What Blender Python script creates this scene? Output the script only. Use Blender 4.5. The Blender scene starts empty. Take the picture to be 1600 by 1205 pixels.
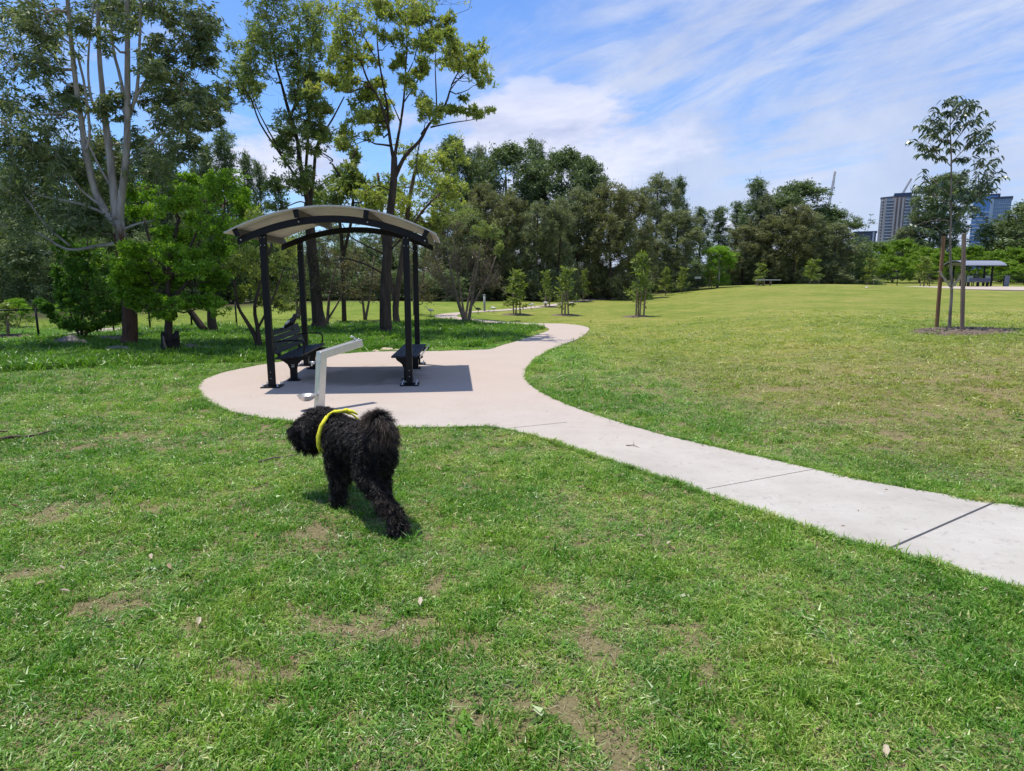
import bpy, bmesh, math, random
import numpy as np
from mathutils import Vector, Matrix, geometry
R = math.radians
random.seed(7)
rng = np.random.default_rng(11)
# ------------------------------------------------------------------ camera
F, PITCH, H = 1024.0, R(9.7), 1.8          # focal length in px of the 1600 px wide photo
cam_d = bpy.data.cameras.new("camera"); cam = bpy.data.objects.new("camera", cam_d)
bpy.context.scene.collection.objects.link(cam); bpy.context.scene.camera = cam
cam.location = (0, 0, H); cam.rotation_euler = (R(90) - PITCH, 0, 0)
cam_d.sensor_width = 36; cam_d.lens = 36 * F / 1600; cam_d.clip_start = .05; cam_d.clip_end = 3000
# ------------------------------------------------------------------ sun, sky, exposure
SUNV = Vector((-.235, .13, 1.0)).normalized()
sc = bpy.context.scene
sc.view_settings.view_transform = 'Standard'; sc.view_settings.look = 'None'
sc.view_settings.exposure = 0.42; sc.view_settings.gamma = 1
sc.cycles.max_bounces = 7; sc.cycles.transparent_max_bounces = 6
sun_d = bpy.data.lights.new("sun", 'SUN'); sun_d.energy = 3.9; sun_d.angle = R(.5); sun_d.color = (1, .945, .85)
sun = bpy.data.objects.new("sun", sun_d); sc.collection.objects.link(sun)
sun.rotation_euler = SUNV.to_track_quat('Z', 'Y').to_euler(); sun.location = (0, 0, 30)
w = bpy.data.worlds.new("World"); sc.world = w; w.use_nodes = True


class NT:
    """small helper to write node trees"""
    def __init__(s, tree): s.t = tree; s.n = tree.nodes; s.l = tree.links
    def add(s, typ, ins=None, **kw):
        n = s.n.new(typ)
        for k, v in kw.items(): setattr(n, k, v)
        for k, v in (ins or {}).items():
            if isinstance(v, bpy.types.NodeSocket): s.l.new(v, n.inputs[k])
            else: n.inputs[k].default_value = v
        return n
    def math(s, op, a, b=0.0, c=0.0, clamp=False):
        return s.add('ShaderNodeMath', {0: a, 1: b, 2: c}, operation=op, use_clamp=clamp).outputs[0]
    def noise(s, vec, scale, detail=4, rough=.55, dist=0.0):
        return s.add('ShaderNodeTexNoise', {'Vector': vec, 'Scale': scale, 'Detail': detail, 'Roughness': rough, 'Distortion': dist}).outputs['Fac']
    def ramp(s, fac, stops, interp='LINEAR'):
        n = s.add('ShaderNodeValToRGB', {'Fac': fac}); cr = n.color_ramp; cr.interpolation = interp
        while len(cr.elements) < len(stops): cr.elements.new(.5)
        for e, (p, c) in zip(cr.elements, stops):
            e.position = p; e.color = (*c, 1) if len(c) == 3 else c
        return n.outputs['Color']
    def mix(s, fac, a, b, mode='MIX'):
        n = s.add('ShaderNodeMix', data_type='RGBA', blend_type=mode)
        for sock, v in ((n.inputs[0], fac), (n.inputs[6], a), (n.inputs[7], b)):
            if isinstance(v, bpy.types.NodeSocket): s.l.new(v, sock)
            elif isinstance(v, (tuple, list)): sock.default_value = (*v, 1) if len(v) == 3 else v
            else: sock.default_value = v
        return n.outputs[2]
    def smooth(s, v, lo, hi):
        n = s.add('ShaderNodeMapRange', {0: v, 1: lo, 2: hi, 3: 0.0, 4: 1.0}, interpolation_type='SMOOTHSTEP')
        return n.outputs[0]


def world_sky():
    t = NT(w.node_tree); w.node_tree.nodes.clear()
    sky = t.add('ShaderNodeTexSky', sky_type='NISHITA', sun_disc=False, sun_elevation=math.asin(SUNV.z),
                sun_rotation=math.atan2(SUNV.x, SUNV.y) % (2 * math.pi), altitude=20, air_density=1.0, dust_density=.6, ozone_density=1.6)
    tc = t.add('ShaderNodeTexCoord').outputs['Generated']
    sep = t.add('ShaderNodeSeparateXYZ', {0: tc})
    x, y, z = sep.outputs
    zz = t.math('ADD', t.math('MAXIMUM', z, 0.0), .22)
    u = t.math('DIVIDE', x, zz); v = t.math('DIVIDE', y, zz)
    pl = t.add('ShaderNodeCombineXYZ', {0: u, 1: v, 2: 0.0}).outputs[0]
    def turned(deg, scl, loc=(0, 0, 0)):
        a = t.add('ShaderNodeMapping', {'Vector': pl, 'Rotation': (0, 0, R(deg))}).outputs[0]
        return t.add('ShaderNodeMapping', {'Vector': a, 'Scale': scl, 'Location': loc}).outputs[0]
    rot = turned(60, (.62, 1.25, 1), (.7, .2, 0))
    n1 = t.noise(rot, 1.25, 9, .62, 1.3)
    rot2 = turned(48, (.8, 2.3, 1), (3.1, 1.7, 0))
    n2 = t.noise(rot2, 2.4, 8, .66, 1.1)
    # where the veil lies: to the right and low, thin to the upper left
    az = t.math('DIVIDE', x, t.math('MAXIMUM', y, .05))
    cover = t.math('ADD', t.smooth(az, -.28, .30), t.math('MULTIPLY', t.smooth(z, .42, .02), .7))
    d = t.math('ADD', t.math('MULTIPLY', n1, .75), t.math('MULTIPLY', n2, .35))
    d = t.math('ADD', d, t.math('MULTIPLY', cover, .22))
    veil = t.math('MULTIPLY', t.smooth(d, .61, .93), .86)
    # heaped cloud near the horizon
    n3 = t.noise(t.add('ShaderNodeMapping', {'Vector': tc, 'Scale': (1, 1, 2.4), 'Location': (.35, 0, .1)}).outputs[0], 3.4, 9, .58, .2)
    low = t.math('MULTIPLY', t.smooth(t.math('ADD', n3, t.math('MULTIPLY', t.smooth(t.math('ABSOLUTE', t.math('ADD', az, .02)), .28, .0), .13)), .54, .66), t.smooth(z, .36, .22))
    fac = t.math('MAXIMUM', veil, t.math('MULTIPLY', low, .9))
    n4 = t.noise(tc, 5.0, 6, .6)
    cloud = t.ramp(n4, [(.3, (3.7, 4.3, 6.0)), (.65, (5.9, 6.3, 7.3))])
    cloud = t.mix(t.math('MULTIPLY', t.smooth(z, .28, .05), .45), cloud, (3.9, 4.6, 6.5)); cloud = t.mix(low, cloud, t.ramp(n1, [(.35, (4.3, 4.7, 6.3)), (.6, (6.6, 6.7, 7.8))]))
    skyc = t.mix(1.0, sky.outputs[0], (.76, 1.03, 1.46), 'MULTIPLY')
    col = t.mix(fac, skyc, cloud)
    bg = t.add('ShaderNodeBackground', {'Color': col, 'Strength': .10})
    out = t.add('ShaderNodeOutputWorld', {'Surface': bg.outputs[0]})


world_sky()


# ------------------------------------------------------------------ terrain and pixel -> place
def sstep(v, a, b):
    t = np.clip((np.asarray(v, float) - a) / (b - a), 0, 1); return t * t * (3 - 2 * t)
def terr(x, y):
    x = np.asarray(x, float); y = np.asarray(y, float)
    x0 = np.interp(y, [-5, 2, 5, 10, 25, 48, 80, 200], [14, 12, 9, 3.2, 3.4, 9, 12, 12])
    z = .45 * sstep(x - x0, 0, 8.5)
    z = z + .52 * np.exp(-((x - 25) / 9.5) ** 2 - ((y - 52) / 13) ** 2)
    z = z + .75 * np.exp(-((x - 47) / 15) ** 2 - ((y - 92) / 11) ** 2)
    z = z - 1.2 * sstep(y, 62, 82) * sstep(30 - x, 0, 12)
    z = z + .35 * np.exp(-((x + 9) / 9) ** 2 - ((y - 34) / 7) ** 2)
    return z
def tz(x, y): return float(terr(x, y))
def ray(px, py):
    c, s = math.cos(PITCH), math.sin(PITCH); a, b = px - 800, 602.5 - py
    return Vector((a, F * c + b * s, -F * s + b * c))
def W(px, py, Y):                       # the point seen at a pixel of the photo, at distance Y
    d = ray(px, py); return Vector((0, 0, H)) + d * (Y / d.y)
def gp(px, py, fall=60):                # the ground seen at a pixel
    d = ray(px, py); Y = 1.0
    while Y < 140:
        p = Vector((0, 0, H)) + d * (Y / d.y)
        if p.z <= tz(p.x, p.y): break
        Y += .02 if Y < 15 else .1
    else:
        p = W(px, py, fall)
    p.z = tz(p.x, p.y); return p
def ppm(Y): return F / (Y * math.cos(PITCH) + 0.3)      # photo px per metre at distance Y


# ------------------------------------------------------------------ object helpers
COL = sc.collection
def tag(o, label=None, cat=None, group=None, kind=None):
    if label: o['label'] = label
    if cat: o['category'] = cat
    if group: o['group'] = group
    if kind: o['kind'] = kind
    return o
def thing(name, label, cat, loc=(0, 0, 0), rz=0, group=None):
    o = bpy.data.objects.new(name, None); COL.objects.link(o); o.empty_display_size = .2
    o.location = loc; o.rotation_euler = (0, 0, rz)
    return tag(o, label, cat, group)
def kids(o): return [c for c in list(COL.objects) if c.parent == o]
def copy_tree(o, chs=None):
    c = o.copy(); COL.objects.link(c)
    for ch in (chs if chs is not None else kids(o)):
        k = ch.copy(); COL.objects.link(k); k.parent = c
    return c


class MB:
    def __init__(s): s.v = []; s.f = []; s.m = []; s.n = 0; s.smooth = []
    def add(s, vs, fs, mi=0, sm=False):
        b = s.n; s.v.extend([tuple(v) for v in vs]); s.n += len(vs)
        for f in fs: s.f.append(tuple(i + b for i in f)); s.m.append(mi); s.smooth.append(sm)
    def box(s, c, size, M=None, mi=0):
        hx, hy, hz = (d / 2 for d in size); c = Vector(c)
        vs = [Vector((x, y, z)) for x in (-hx, hx) for y in (-hy, hy) for z in (-hz, hz)]
        vs = [(M @ v if M is not None else v) + c for v in vs]
        s.add(vs, [(0, 1, 3, 2), (4, 6, 7, 5), (0, 4, 5, 1), (2, 3, 7, 6), (0, 2, 6, 4), (1, 5, 7, 3)], mi)
    def bar(s, a, b, w, h, up=(0, 0, 1), mi=0):
        a, b = Vector(a), Vector(b); d = (b - a); L = d.length; d.normalize()
        u = Vector(up); sd = d.cross(u).normalized(); u = sd.cross(d)
        M = Matrix((sd, d, u)).transposed(); s.box((a + b) / 2, (w, L, h), M, mi)
    def tube(s, pts, rad, n=8, mi=0, cap=True, sm=True):
        pts = [Vector(p) for p in pts]; rad = rad if hasattr(rad, '__len__') else [rad] * len(pts)
        ref = Vector((.31, .2, .93)).normalized(); vs = []; N = len(pts)
        for i, p in enumerate(pts):
            d = (pts[min(i + 1, N - 1)] - pts[max(i - 1, 0)])
            d = d.normalized() if d.length > 1e-9 else Vector((0, 0, 1))
            a = d.cross(ref)
            if a.length < .05: a = d.cross(Vector((1, 0, 0)))
            a.normalize(); b = d.cross(a)
            for k in range(n):
                t = 2 * math.pi * k / n; vs.append(p + (a * math.cos(t) + b * math.sin(t)) * rad[i])
        fs = [(i * n + k, i * n + (k + 1) % n, (i + 1) * n + (k + 1) % n, (i + 1) * n + k) for i in range(N - 1) for k in range(n)]
        if cap: fs += [tuple(range(n))[::-1], tuple((N - 1) * n + k for k in range(n))]
        s.add(vs, fs, mi, sm)
    def lathe(s, prof, c=(0, 0, 0), n=20, mi=0):
        c = Vector(c); vs = [c + Vector((r * math.cos(2 * math.pi * k / n), r * math.sin(2 * math.pi * k / n), z)) for r, z in prof for k in range(n)]
        s.add(vs, [(i * n + k, i * n + (k + 1) % n, (i + 1) * n + (k + 1) % n, (i + 1) * n + k) for i in range(len(prof) - 1) for k in range(n)], mi, True)
    def ball(s, c, r, sub=2, mi=0, M=None):
        bm = bmesh.new(); bmesh.ops.create_icosphere(bm, subdivisions=sub, radius=1)
        rr = Vector(r) if hasattr(r, '__len__') else Vector((r, r, r)); c = Vector(c)
        vs = []
        for v in bm.verts:
            q = Vector((v.co.x * rr.x, v.co.y * rr.y, v.co.z * rr.z)); vs.append((M @ q if M is not None else q) + c)
        s.add(vs, [[v.index for v in f.verts] for f in bm.faces], mi, True); bm.free()
    def prism(s, outline, axis_a, axis_b, dirv, thick, origin, mi=0):
        """extrude a 2-D outline (in axes a,b) both ways along dirv"""
        a, b, d, o = Vector(axis_a), Vector(axis_b), Vector(dirv), Vector(origin)
        n = len(outline); vs = [o + a * x + b * y - d * thick / 2 for x, y in outline] + [o + a * x + b * y + d * thick / 2 for x, y in outline]
        s.add(vs, [tuple(range(n))[::-1], tuple(range(n, 2 * n))] + [(i, (i + 1) % n, n + (i + 1) % n, n + i) for i in range(n)], mi)
    def mesh(s, name, mats):
        me = bpy.data.meshes.new(name); me.from_pydata(s.v, [], s.f)
        for m in (mats if isinstance(mats, (list, tuple)) else [mats]): me.materials.append(m)
        me.polygons.foreach_set('material_index', s.m); me.polygons.foreach_set('use_smooth', s.smooth); me.update()
        return me
    def build(s, name, mats, parent=None, bevel=0):
        o = bpy.data.objects.new(name, s.mesh(name, mats)); COL.objects.link(o); o.parent = parent
        if bevel:
            m = o.modifiers.new('bevel', 'BEVEL'); m.width = bevel; m.segments = 2; m.limit_method = 'ANGLE'
        return o


def np_mesh(name, verts, fsize, mat, attr=None, smooth=False):
    """verts (N*fsize,3): every fsize verts make one face"""
    me = bpy.data.meshes.new(name); n = len(verts); nf = n // fsize
    me.vertices.add(n); me.vertices.foreach_set('co', np.asarray(verts, np.float32).ravel())
    me.loops.add(n); me.loops.foreach_set('vertex_index', np.arange(n, dtype=np.int32))
    me.polygons.add(nf); me.polygons.foreach_set('loop_start', np.arange(0, n, fsize, dtype=np.int32))
    try: me.polygons.foreach_set('loop_total', np.full(nf, fsize, dtype=np.int32))
    except Exception: pass
    me.materials.append(mat)
    if attr is not None:
        a = me.attributes.new('tint', 'FLOAT', 'FACE'); a.data.foreach_set('value', np.asarray(attr, np.float32))
    me.update(calc_edges=True); me.validate()
    return me


# ------------------------------------------------------------------ materials
def newmat(name):
    m = bpy.data.materials.new(name); m.use_nodes = True; m.node_tree.nodes.clear(); return m, NT(m.node_tree)
def principled(t, col, rough=.6, metal=0.0, spec=.5, bump=None, bstr=.3, bdist=.01, **kw):
    ins = {'Base Color': col if isinstance(col, bpy.types.NodeSocket) else (*col, 1), 'Roughness': rough, 'Metallic': metal, 'Specular IOR Level': spec}
    ins.update(kw)
    if bump is not None:
        ins['Normal'] = t.add('ShaderNodeBump', {'Height': bump, 'Strength': bstr, 'Distance': bdist}).outputs[0]
    p = t.add('ShaderNodeBsdfPrincipled', ins)
    t.add('ShaderNodeOutputMaterial', {'Surface': p.outputs[0]}); return p
def simple(name, col, rough=.6, metal=0.0, var=.15, scale=8.0, spec=.5, bstr=.15, bdist=.004):
    m, t = newmat(name); tc = t.add('ShaderNodeTexCoord').outputs['Object']
    n = t.noise(tc, scale, 6, .6)
    c = t.ramp(n, [(.3, tuple(k * (1 - var) for k in col)), (.7, tuple(min(1, k * (1 + var)) for k in col))])
    n2 = t.noise(tc, scale * 6, 3)
    principled(t, c, t.math('ADD', rough - .08, t.math('MULTIPLY', n2, .16)), metal, spec, n2, bstr, bdist); return m
def leafmat(name, stops, trans=.35, rough=.5, spec=.35):
    m, t = newmat(name)
    a = t.add('ShaderNodeAttribute', attribute_name='tint').outputs['Fac']
    pos = t.add('ShaderNodeTexCoord').outputs['Object']
    n = t.noise(pos, .9, 3)
    f = t.math('ADD', t.math('MULTIPLY', a, .75), t.math('MULTIPLY', t.math('SUBTRACT', n, .5), .9), clamp=True)
    f = t.math('ADD', f, .12, clamp=True)
    c = t.ramp(f, stops)
    p = t.add('ShaderNodeBsdfPrincipled', {'Base Color': c, 'Roughness': rough, 'Specular IOR Level': spec})
    tr = t.add('ShaderNodeBsdfTranslucent', {'Color': t.mix(1.0, c, (1.25, 1.3, .6), 'MULTIPLY')})
    mx = t.add('ShaderNodeMixShader', {0: trans, 1: p.outputs[0], 2: tr.outputs[0]})
    t.add('ShaderNodeOutputMaterial', {'Surface': mx.outputs[0]}); return m
def barkmat(name, c1, c2, scale=6, stretch=.18):
    m, t = newmat(name); tc = t.add('ShaderNodeTexCoord').outputs['Object']
    mp = t.add('ShaderNodeMapping', {'Vector': tc, 'Scale': (1, 1, stretch)}).outputs[0]
    n = t.noise(mp, scale, 7, .65, .6); c = t.ramp(n, [(.32, c1), (.66, c2)])
    principled(t, c, .9, 0, .2, t.noise(mp, scale * 4, 5, .7), .8, .02); return m


def grass_colour(t, pos):
    """green / straw / lush mix by where it grows (shared by the ground and the blades)"""
    s = t.add('ShaderNodeSeparateXYZ', {0: pos}); x, y = s.outputs[0], s.outputs[1]
    big = t.noise(pos, .22, 3); mid = t.noise(pos, 1.1, 4, .6); fine = t.noise(pos, 5.5, 5, .65)
    f = t.math('ADD', t.math('MULTIPLY', mid, .55), t.math('MULTIPLY', fine, .45))
    f = t.math('ADD', f, t.math('MULTIPLY', t.math('SUBTRACT', big, .5), .5))
    near = t.ramp(f, [(.30, (.055, .155, .016)), (.45, (.11, .235, .025)), (.57, (.195, .305, .045)), (.68, (.32, .335, .09))])
    field = t.ramp(f, [(.30, (.13, .195, .026)), (.48, (.225, .265, .048)), (.62, (.31, .30, .08)), (.74, (.37, .32, .115))])
    lush = t.ramp(f, [(.32, (.06, .16, .014)), (.60, (.13, .26, .028)), (.78, (.22, .30, .05))])
    # the open field right of the path, and the far lawns
    fx = t.smooth(t.math('SUBTRACT', x, t.math('SUBTRACT', 3.9, t.math('MULTIPLY', y, .22))), 0.0, 2.5)
    fx = t.math('MAXIMUM', fx, t.smooth(y, 19.0, 23.0))
    fx = t.math('MULTIPLY', fx, t.smooth(y, 5.0, 6.5))
    c = t.mix(fx, near, field)
    lx = t.math('MULTIPLY', t.smooth(t.math('ADD', x, t.math('MULTIPLY', y, .15)), -1.0, -4.0), t.smooth(y, 8.5, 11.0))
    lx = t.math('MULTIPLY', lx, t.smooth(y, 24.0, 20.0))
    mid_l = t.math('MULTIPLY', t.math('MULTIPLY', t.smooth(x, 1.0, -2.0), t.smooth(y, 18.0, 22.0)), .75)
    c = t.mix(mid_l, c, t.ramp(f, [(.32, (.13, .22, .022)), (.7, (.26, .33, .06))]))
    return t.mix(lx, c, lush), f


def blade_mat(name, gain=1.0, lush=False):
    m, t = newmat(name)
    pos = t.add('ShaderNodeNewGeometry').outputs['Position']
    c, f = grass_colour(t, pos)
    if lush: c = t.ramp(f, [(.3, (.06, .155, .014)), (.6, (.155, .27, .025)), (.78, (.25, .33, .045))])
    a = t.add('ShaderNodeAttribute', attribute_name='tint').outputs['Fac']
    r = t.add('ShaderNodeObjectInfo').outputs['Random']
    c = t.mix(t.math('MULTIPLY', t.smooth(a, .80, .98), .0 if lush else .75), c, (.36, .30, .15))
    k = t.math('ADD', .50, t.math('ADD', t.math('MULTIPLY', r, .50), t.math('MULTIPLY', a, .85)))
    k = t.math('MULTIPLY', k, gain)
    c = t.mix(1.0, c, t.add('ShaderNodeCombineXYZ', {0: k, 1: k, 2: k}).outputs[0], 'MULTIPLY')
    p = t.add('ShaderNodeBsdfPrincipled', {'Base Color': c, 'Roughness': .38, 'Specular IOR Level': .55})
    tr = t.add('ShaderNodeBsdfTranslucent', {'Color': t.mix(1.0, c, (1.15, 1.4, .55), 'MULTIPLY')})
    mx = t.add('ShaderNodeMixShader', {0: .38, 1: p.outputs[0], 2: tr.outputs[0]})
    t.add('ShaderNodeOutputMaterial', {'Surface': mx.outputs[0]}); return m


def ground_mat():
    m, t = newmat('ground')
    pos = t.add('ShaderNodeNewGeometry').outputs['Position']
    c, f = grass_colour(t, pos)
    s = t.add('ShaderNodeSeparateXYZ', {0: pos}); y = s.outputs[1]
    soil = t.ramp(t.noise(pos, 60, 8, .8), [(.3, (.10, .07, .04)), (.5, (.23, .165, .10)), (.7, (.38, .285, .185))])
    fine = t.noise(pos, 60, 8, .8)
    c2 = t.mix(t.smooth(fine, .38, .62), t.mix(1.0, c, (.62, .62, .55), 'MULTIPLY'), t.mix(1.0, c, (1.02, 1.0, .95), 'MULTIPLY'))
    mt = t.math('ADD', t.math('MULTIPLY', t.noise(pos, 7, 6, .75), .6), t.math('MULTIPLY', t.noise(pos, 1.6, 5, .7), .4))
    c2 = t.mix(1.0, c2, t.ramp(mt, [(.36, (.70, .74, .66)), (.52, (1, 1, 1)), (.66, (1.22, 1.12, 1.1))]), 'MULTIPLY')
    near = t.mix(t.smooth(y, 16.0, 8.0), c2, t.mix(.78, c2, soil))
    # worn patches
    wn = t.noise(pos, 1.7, 5, .65)
    near = t.mix(t.math('MULTIPLY', t.smooth(wn, .64, .74), t.smooth(y, 40.0, 12.0)), near, soil)
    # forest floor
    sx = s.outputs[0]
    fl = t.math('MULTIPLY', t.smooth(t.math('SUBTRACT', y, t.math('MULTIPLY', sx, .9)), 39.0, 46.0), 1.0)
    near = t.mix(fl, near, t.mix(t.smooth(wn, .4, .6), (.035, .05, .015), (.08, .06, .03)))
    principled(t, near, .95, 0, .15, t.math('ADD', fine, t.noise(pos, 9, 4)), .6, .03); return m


def concrete():
    m, t = newmat('path'); pos = t.add('ShaderNodeNewGeometry').outputs['Position']
    s = t.add('ShaderNodeSeparateXYZ', {0: pos})
    n = t.noise(pos, 1.3, 8, .6); n2 = t.noise(pos, 14, 7, .7); n3 = t.noise(pos, 120, 3)
    c = t.ramp(n, [(.3, (.36, .33, .29)), (.5, (.415, .385, .34)), (.7, (.46, .43, .385))])
    c = t.mix(t.smooth(n2, .55, .72), c, (.30, .27, .245))
    n5 = t.noise(t.add('ShaderNodeMapping', {'Vector': pos, 'Rotation': (0, 0, R(-35)), 'Scale': (1, 3.5, 1)}).outputs[0], 2.2, 8, .72, 1.2)
    c = t.mix(t.math('MULTIPLY', t.smooth(n5, .52, .70), .35), c, (.29, .255, .22)); c = t.mix(t.math('MULTIPLY', t.smooth(t.noise(pos, 5.5, 6, .7, .8), .60, .68), .5), c, (.50, .48, .45))
    pink = t.smooth(s.outputs[1], 4.5, 11.0)
    c = t.mix(t.math('MULTIPLY', pink, .8), c, (.445, .355, .295))
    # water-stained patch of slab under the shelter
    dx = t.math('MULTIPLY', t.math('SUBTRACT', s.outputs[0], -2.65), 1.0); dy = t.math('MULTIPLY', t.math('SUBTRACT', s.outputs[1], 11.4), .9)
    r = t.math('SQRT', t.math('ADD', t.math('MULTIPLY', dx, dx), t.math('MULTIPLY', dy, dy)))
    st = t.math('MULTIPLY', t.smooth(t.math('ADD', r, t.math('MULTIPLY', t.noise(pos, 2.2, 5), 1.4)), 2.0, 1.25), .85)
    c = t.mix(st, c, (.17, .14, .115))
    c = t.mix(1.0, c, t.ramp(n3, [(.3, (.92, .92, .92)), (.7, (1.05, 1.05, 1.05))]), 'MULTIPLY')
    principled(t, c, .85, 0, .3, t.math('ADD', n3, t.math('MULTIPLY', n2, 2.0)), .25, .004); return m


M_ground = ground_mat(); M_path = concrete()
M_blade = blade_mat('grass_blade', 1.12); M_lush = blade_mat('lush_blade', 1.0, True)
M_black = simple('black_powder_coat', (.0035, .0037, .005), .42, 0, .2, 3, .25, .05, .001)
M_slat = simple('charcoal_slat', (.022, .026, .038), .55, 0, .2, 14, .3, .2, .002)
M_bolt = simple('galvanised_steel', (.55, .56, .58), .35, 1.0, .15, 20)
M_steel = simple('stainless_steel', (.62, .60, .57), .32, .75, .08, 18, .5, .05, .001)
M_mortar = simple('grout', (.55, .52, .48), .9, 0, .2, 12)
M_stake = barkmat('stake_wood', (.15, .075, .04), (.33, .19, .11), 9, .1)
M_stake2 = barkmat('stake_wood_pale', (.16, .11, .085), (.33, .235, .185), 9, .1)
M_strap = simple('webbing_strap', (.42, .36, .24), .9, 0, .3, 30)
M_rock = simple('sandstone', (.23, .20, .18), .95, 0, .45, 4, .2, .9, .03)
M_rockpale = simple('pale_sandstone', (.52, .42, .30), .95, 0, .3, 6, .2, .8, .02)
M_char = simple('charred_wood', (.03, .025, .024), .95, 0, .6, 9, .2, .9, .03)
M_bark_pale = barkmat('bark_pale', (.20, .175, .15), (.46, .43, .39), 3, .25)
def bark_two():
    m, t = newmat('gum_bark'); tc = t.add('ShaderNodeTexCoord').outputs['Object']; z = t.add('ShaderNodeSeparateXYZ', {0: tc}).outputs[2]
    mp = t.add('ShaderNodeMapping', {'Vector': tc, 'Scale': (1, 1, .2)}).outputs[0]; n = t.noise(mp, 5, 7, .65, .6); n2 = t.noise(mp, 9, 5, .7)
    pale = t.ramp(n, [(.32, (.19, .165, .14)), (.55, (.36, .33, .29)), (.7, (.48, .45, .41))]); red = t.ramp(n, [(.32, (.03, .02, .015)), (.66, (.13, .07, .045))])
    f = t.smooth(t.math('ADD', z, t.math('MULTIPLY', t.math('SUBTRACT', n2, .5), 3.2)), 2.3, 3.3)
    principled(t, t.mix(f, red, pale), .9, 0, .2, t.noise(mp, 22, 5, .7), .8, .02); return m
M_bark_two = bark_two()
M_bark_red = barkmat('bark_red', (.032, .02, .015), (.12, .065, .042), 8)
M_bark_dark = barkmat('bark_dark', (.03, .022, .018), (.095, .07, .055), 8)
M_bark_brown = barkmat('bark_brown', (.06, .04, .03), (.17, .12, .09), 7)
M_twig = barkmat('twig', (.11, .08, .06), (.24, .19, .15), 9, 1)
M_gum = leafmat('gum_leaf', [(0, (0.0579, 0.0887, 0.0353)), (0.5, (0.141, 0.1863, 0.0787)), (1, (0.3796, 0.426, 0.2239))], .28, .5, .25)
M_gum_y = leafmat('gum_leaf_olive', [(0, (0.1081, 0.1664, 0.0416)), (0.45, (0.2994, 0.3696, 0.0833)), (0.8, (0.5157, 0.5358, 0.1526)), (1, (0.5655, 0.4435, 0.2218))], .4)
M_gum_g = leafmat('gum_leaf_green', [(0, (0.0821, 0.1368, 0.0442)), (0.5, (0.2006, 0.2735, 0.0843)), (0.85, (0.4013, 0.4194, 0.1404)), (1, (0.4924, 0.3465, 0.1504))], .38)
M_wattle = leafmat('wattle_leaf', [(0, (0.0702, 0.1403, 0.0112)), (0.5, (0.1753, 0.3367, 0.0239)), (1, (0.3788, 0.5331, 0.0561))], .45)
M_wattle_d = leafmat('wattle_leaf_deep', [(0, (0.035, 0.0963, 0.014)), (0.5, (0.0875, 0.21, 0.0245)), (1, (0.2975, 0.42, 0.0612))], .4)
M_cas = leafmat('she_oak_needle', [(0, (0.0701, 0.0888, 0.042)), (0.5, (0.1757, 0.2021, 0.1035)), (1, (0.3981, 0.4314, 0.2341))], .3)
M_cas_b = leafmat('she_oak_brown', [(0, (0.0798, 0.0867, 0.0373)), (0.5, (0.1865, 0.1963, 0.0867)), (1, (0.3553, 0.3614, 0.1757))], .3)
M_dark = leafmat('forest_leaf', [(0, (0.0452, 0.0715, 0.0261)), (0.5, (0.1176, 0.1666, 0.0667)), (1, (0.3392, 0.4286, 0.1904))], .3)
M_thick = leafmat('thicket_leaf', [(0, (0.0805, 0.0644, 0.0322)), (0.5, (0.153, 0.1368, 0.0644)), (1, (0.2415, 0.2576, 0.0966))], .3)
M_bush = leafmat('bush_leaf', [(0, (0.0674, 0.135, 0.012)), (0.5, (0.165, 0.285, 0.0224)), (1, (0.3, 0.405, 0.06))], .4)
M_sap = leafmat('sapling_leaf', [(0, (0.078, 0.1248, 0.0234)), (0.5, (0.1872, 0.2496, 0.0468)), (1, (0.3588, 0.39, 0.1092))], .4)
M_young = leafmat('young_gum_leaf', [(0, (0.0286, 0.0585, 0.0234)), (0.5, (0.0715, 0.1105, 0.0455)), (1, (0.286, 0.338, 0.221))], .22, .35, .6)

# ------------------------------------------------------------------ ground and path
def grid_axis(lo, hi, near, fine, coarse):
    out = [lo]
    while out[-1] < hi:
        d = abs(out[-1] - near); out.append(out[-1] + fine + coarse * max(0, d - 20) / 20)
    return np.array(out)
gx = grid_axis(-420, 620, 5, .8, 2.5); gy = grid_axis(-20, 900, 15, .8, 2.5)
X, Y = np.meshgrid(gx, gy); Z = terr(X, Y)
nx, ny = len(gx), len(gy); idx = np.arange(nx * ny).reshape(ny, nx)
fs = np.stack([idx[:-1, :-1], idx[:-1, 1:], idx[1:, 1:], idx[1:, :-1]], -1).reshape(-1, 4)
me = bpy.data.meshes.new('ground'); me.from_pydata(np.stack([X, Y, Z], -1).reshape(-1, 3).tolist(), [], fs.tolist())
me.materials.append(M_ground); me.polygons.foreach_set('use_smooth', [True] * len(me.polygons))
ground = bpy.data.objects.new('ground', me); COL.objects.link(ground); tag(ground, 'mown park lawn with straw coloured worn patches', kind='structure')

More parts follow.
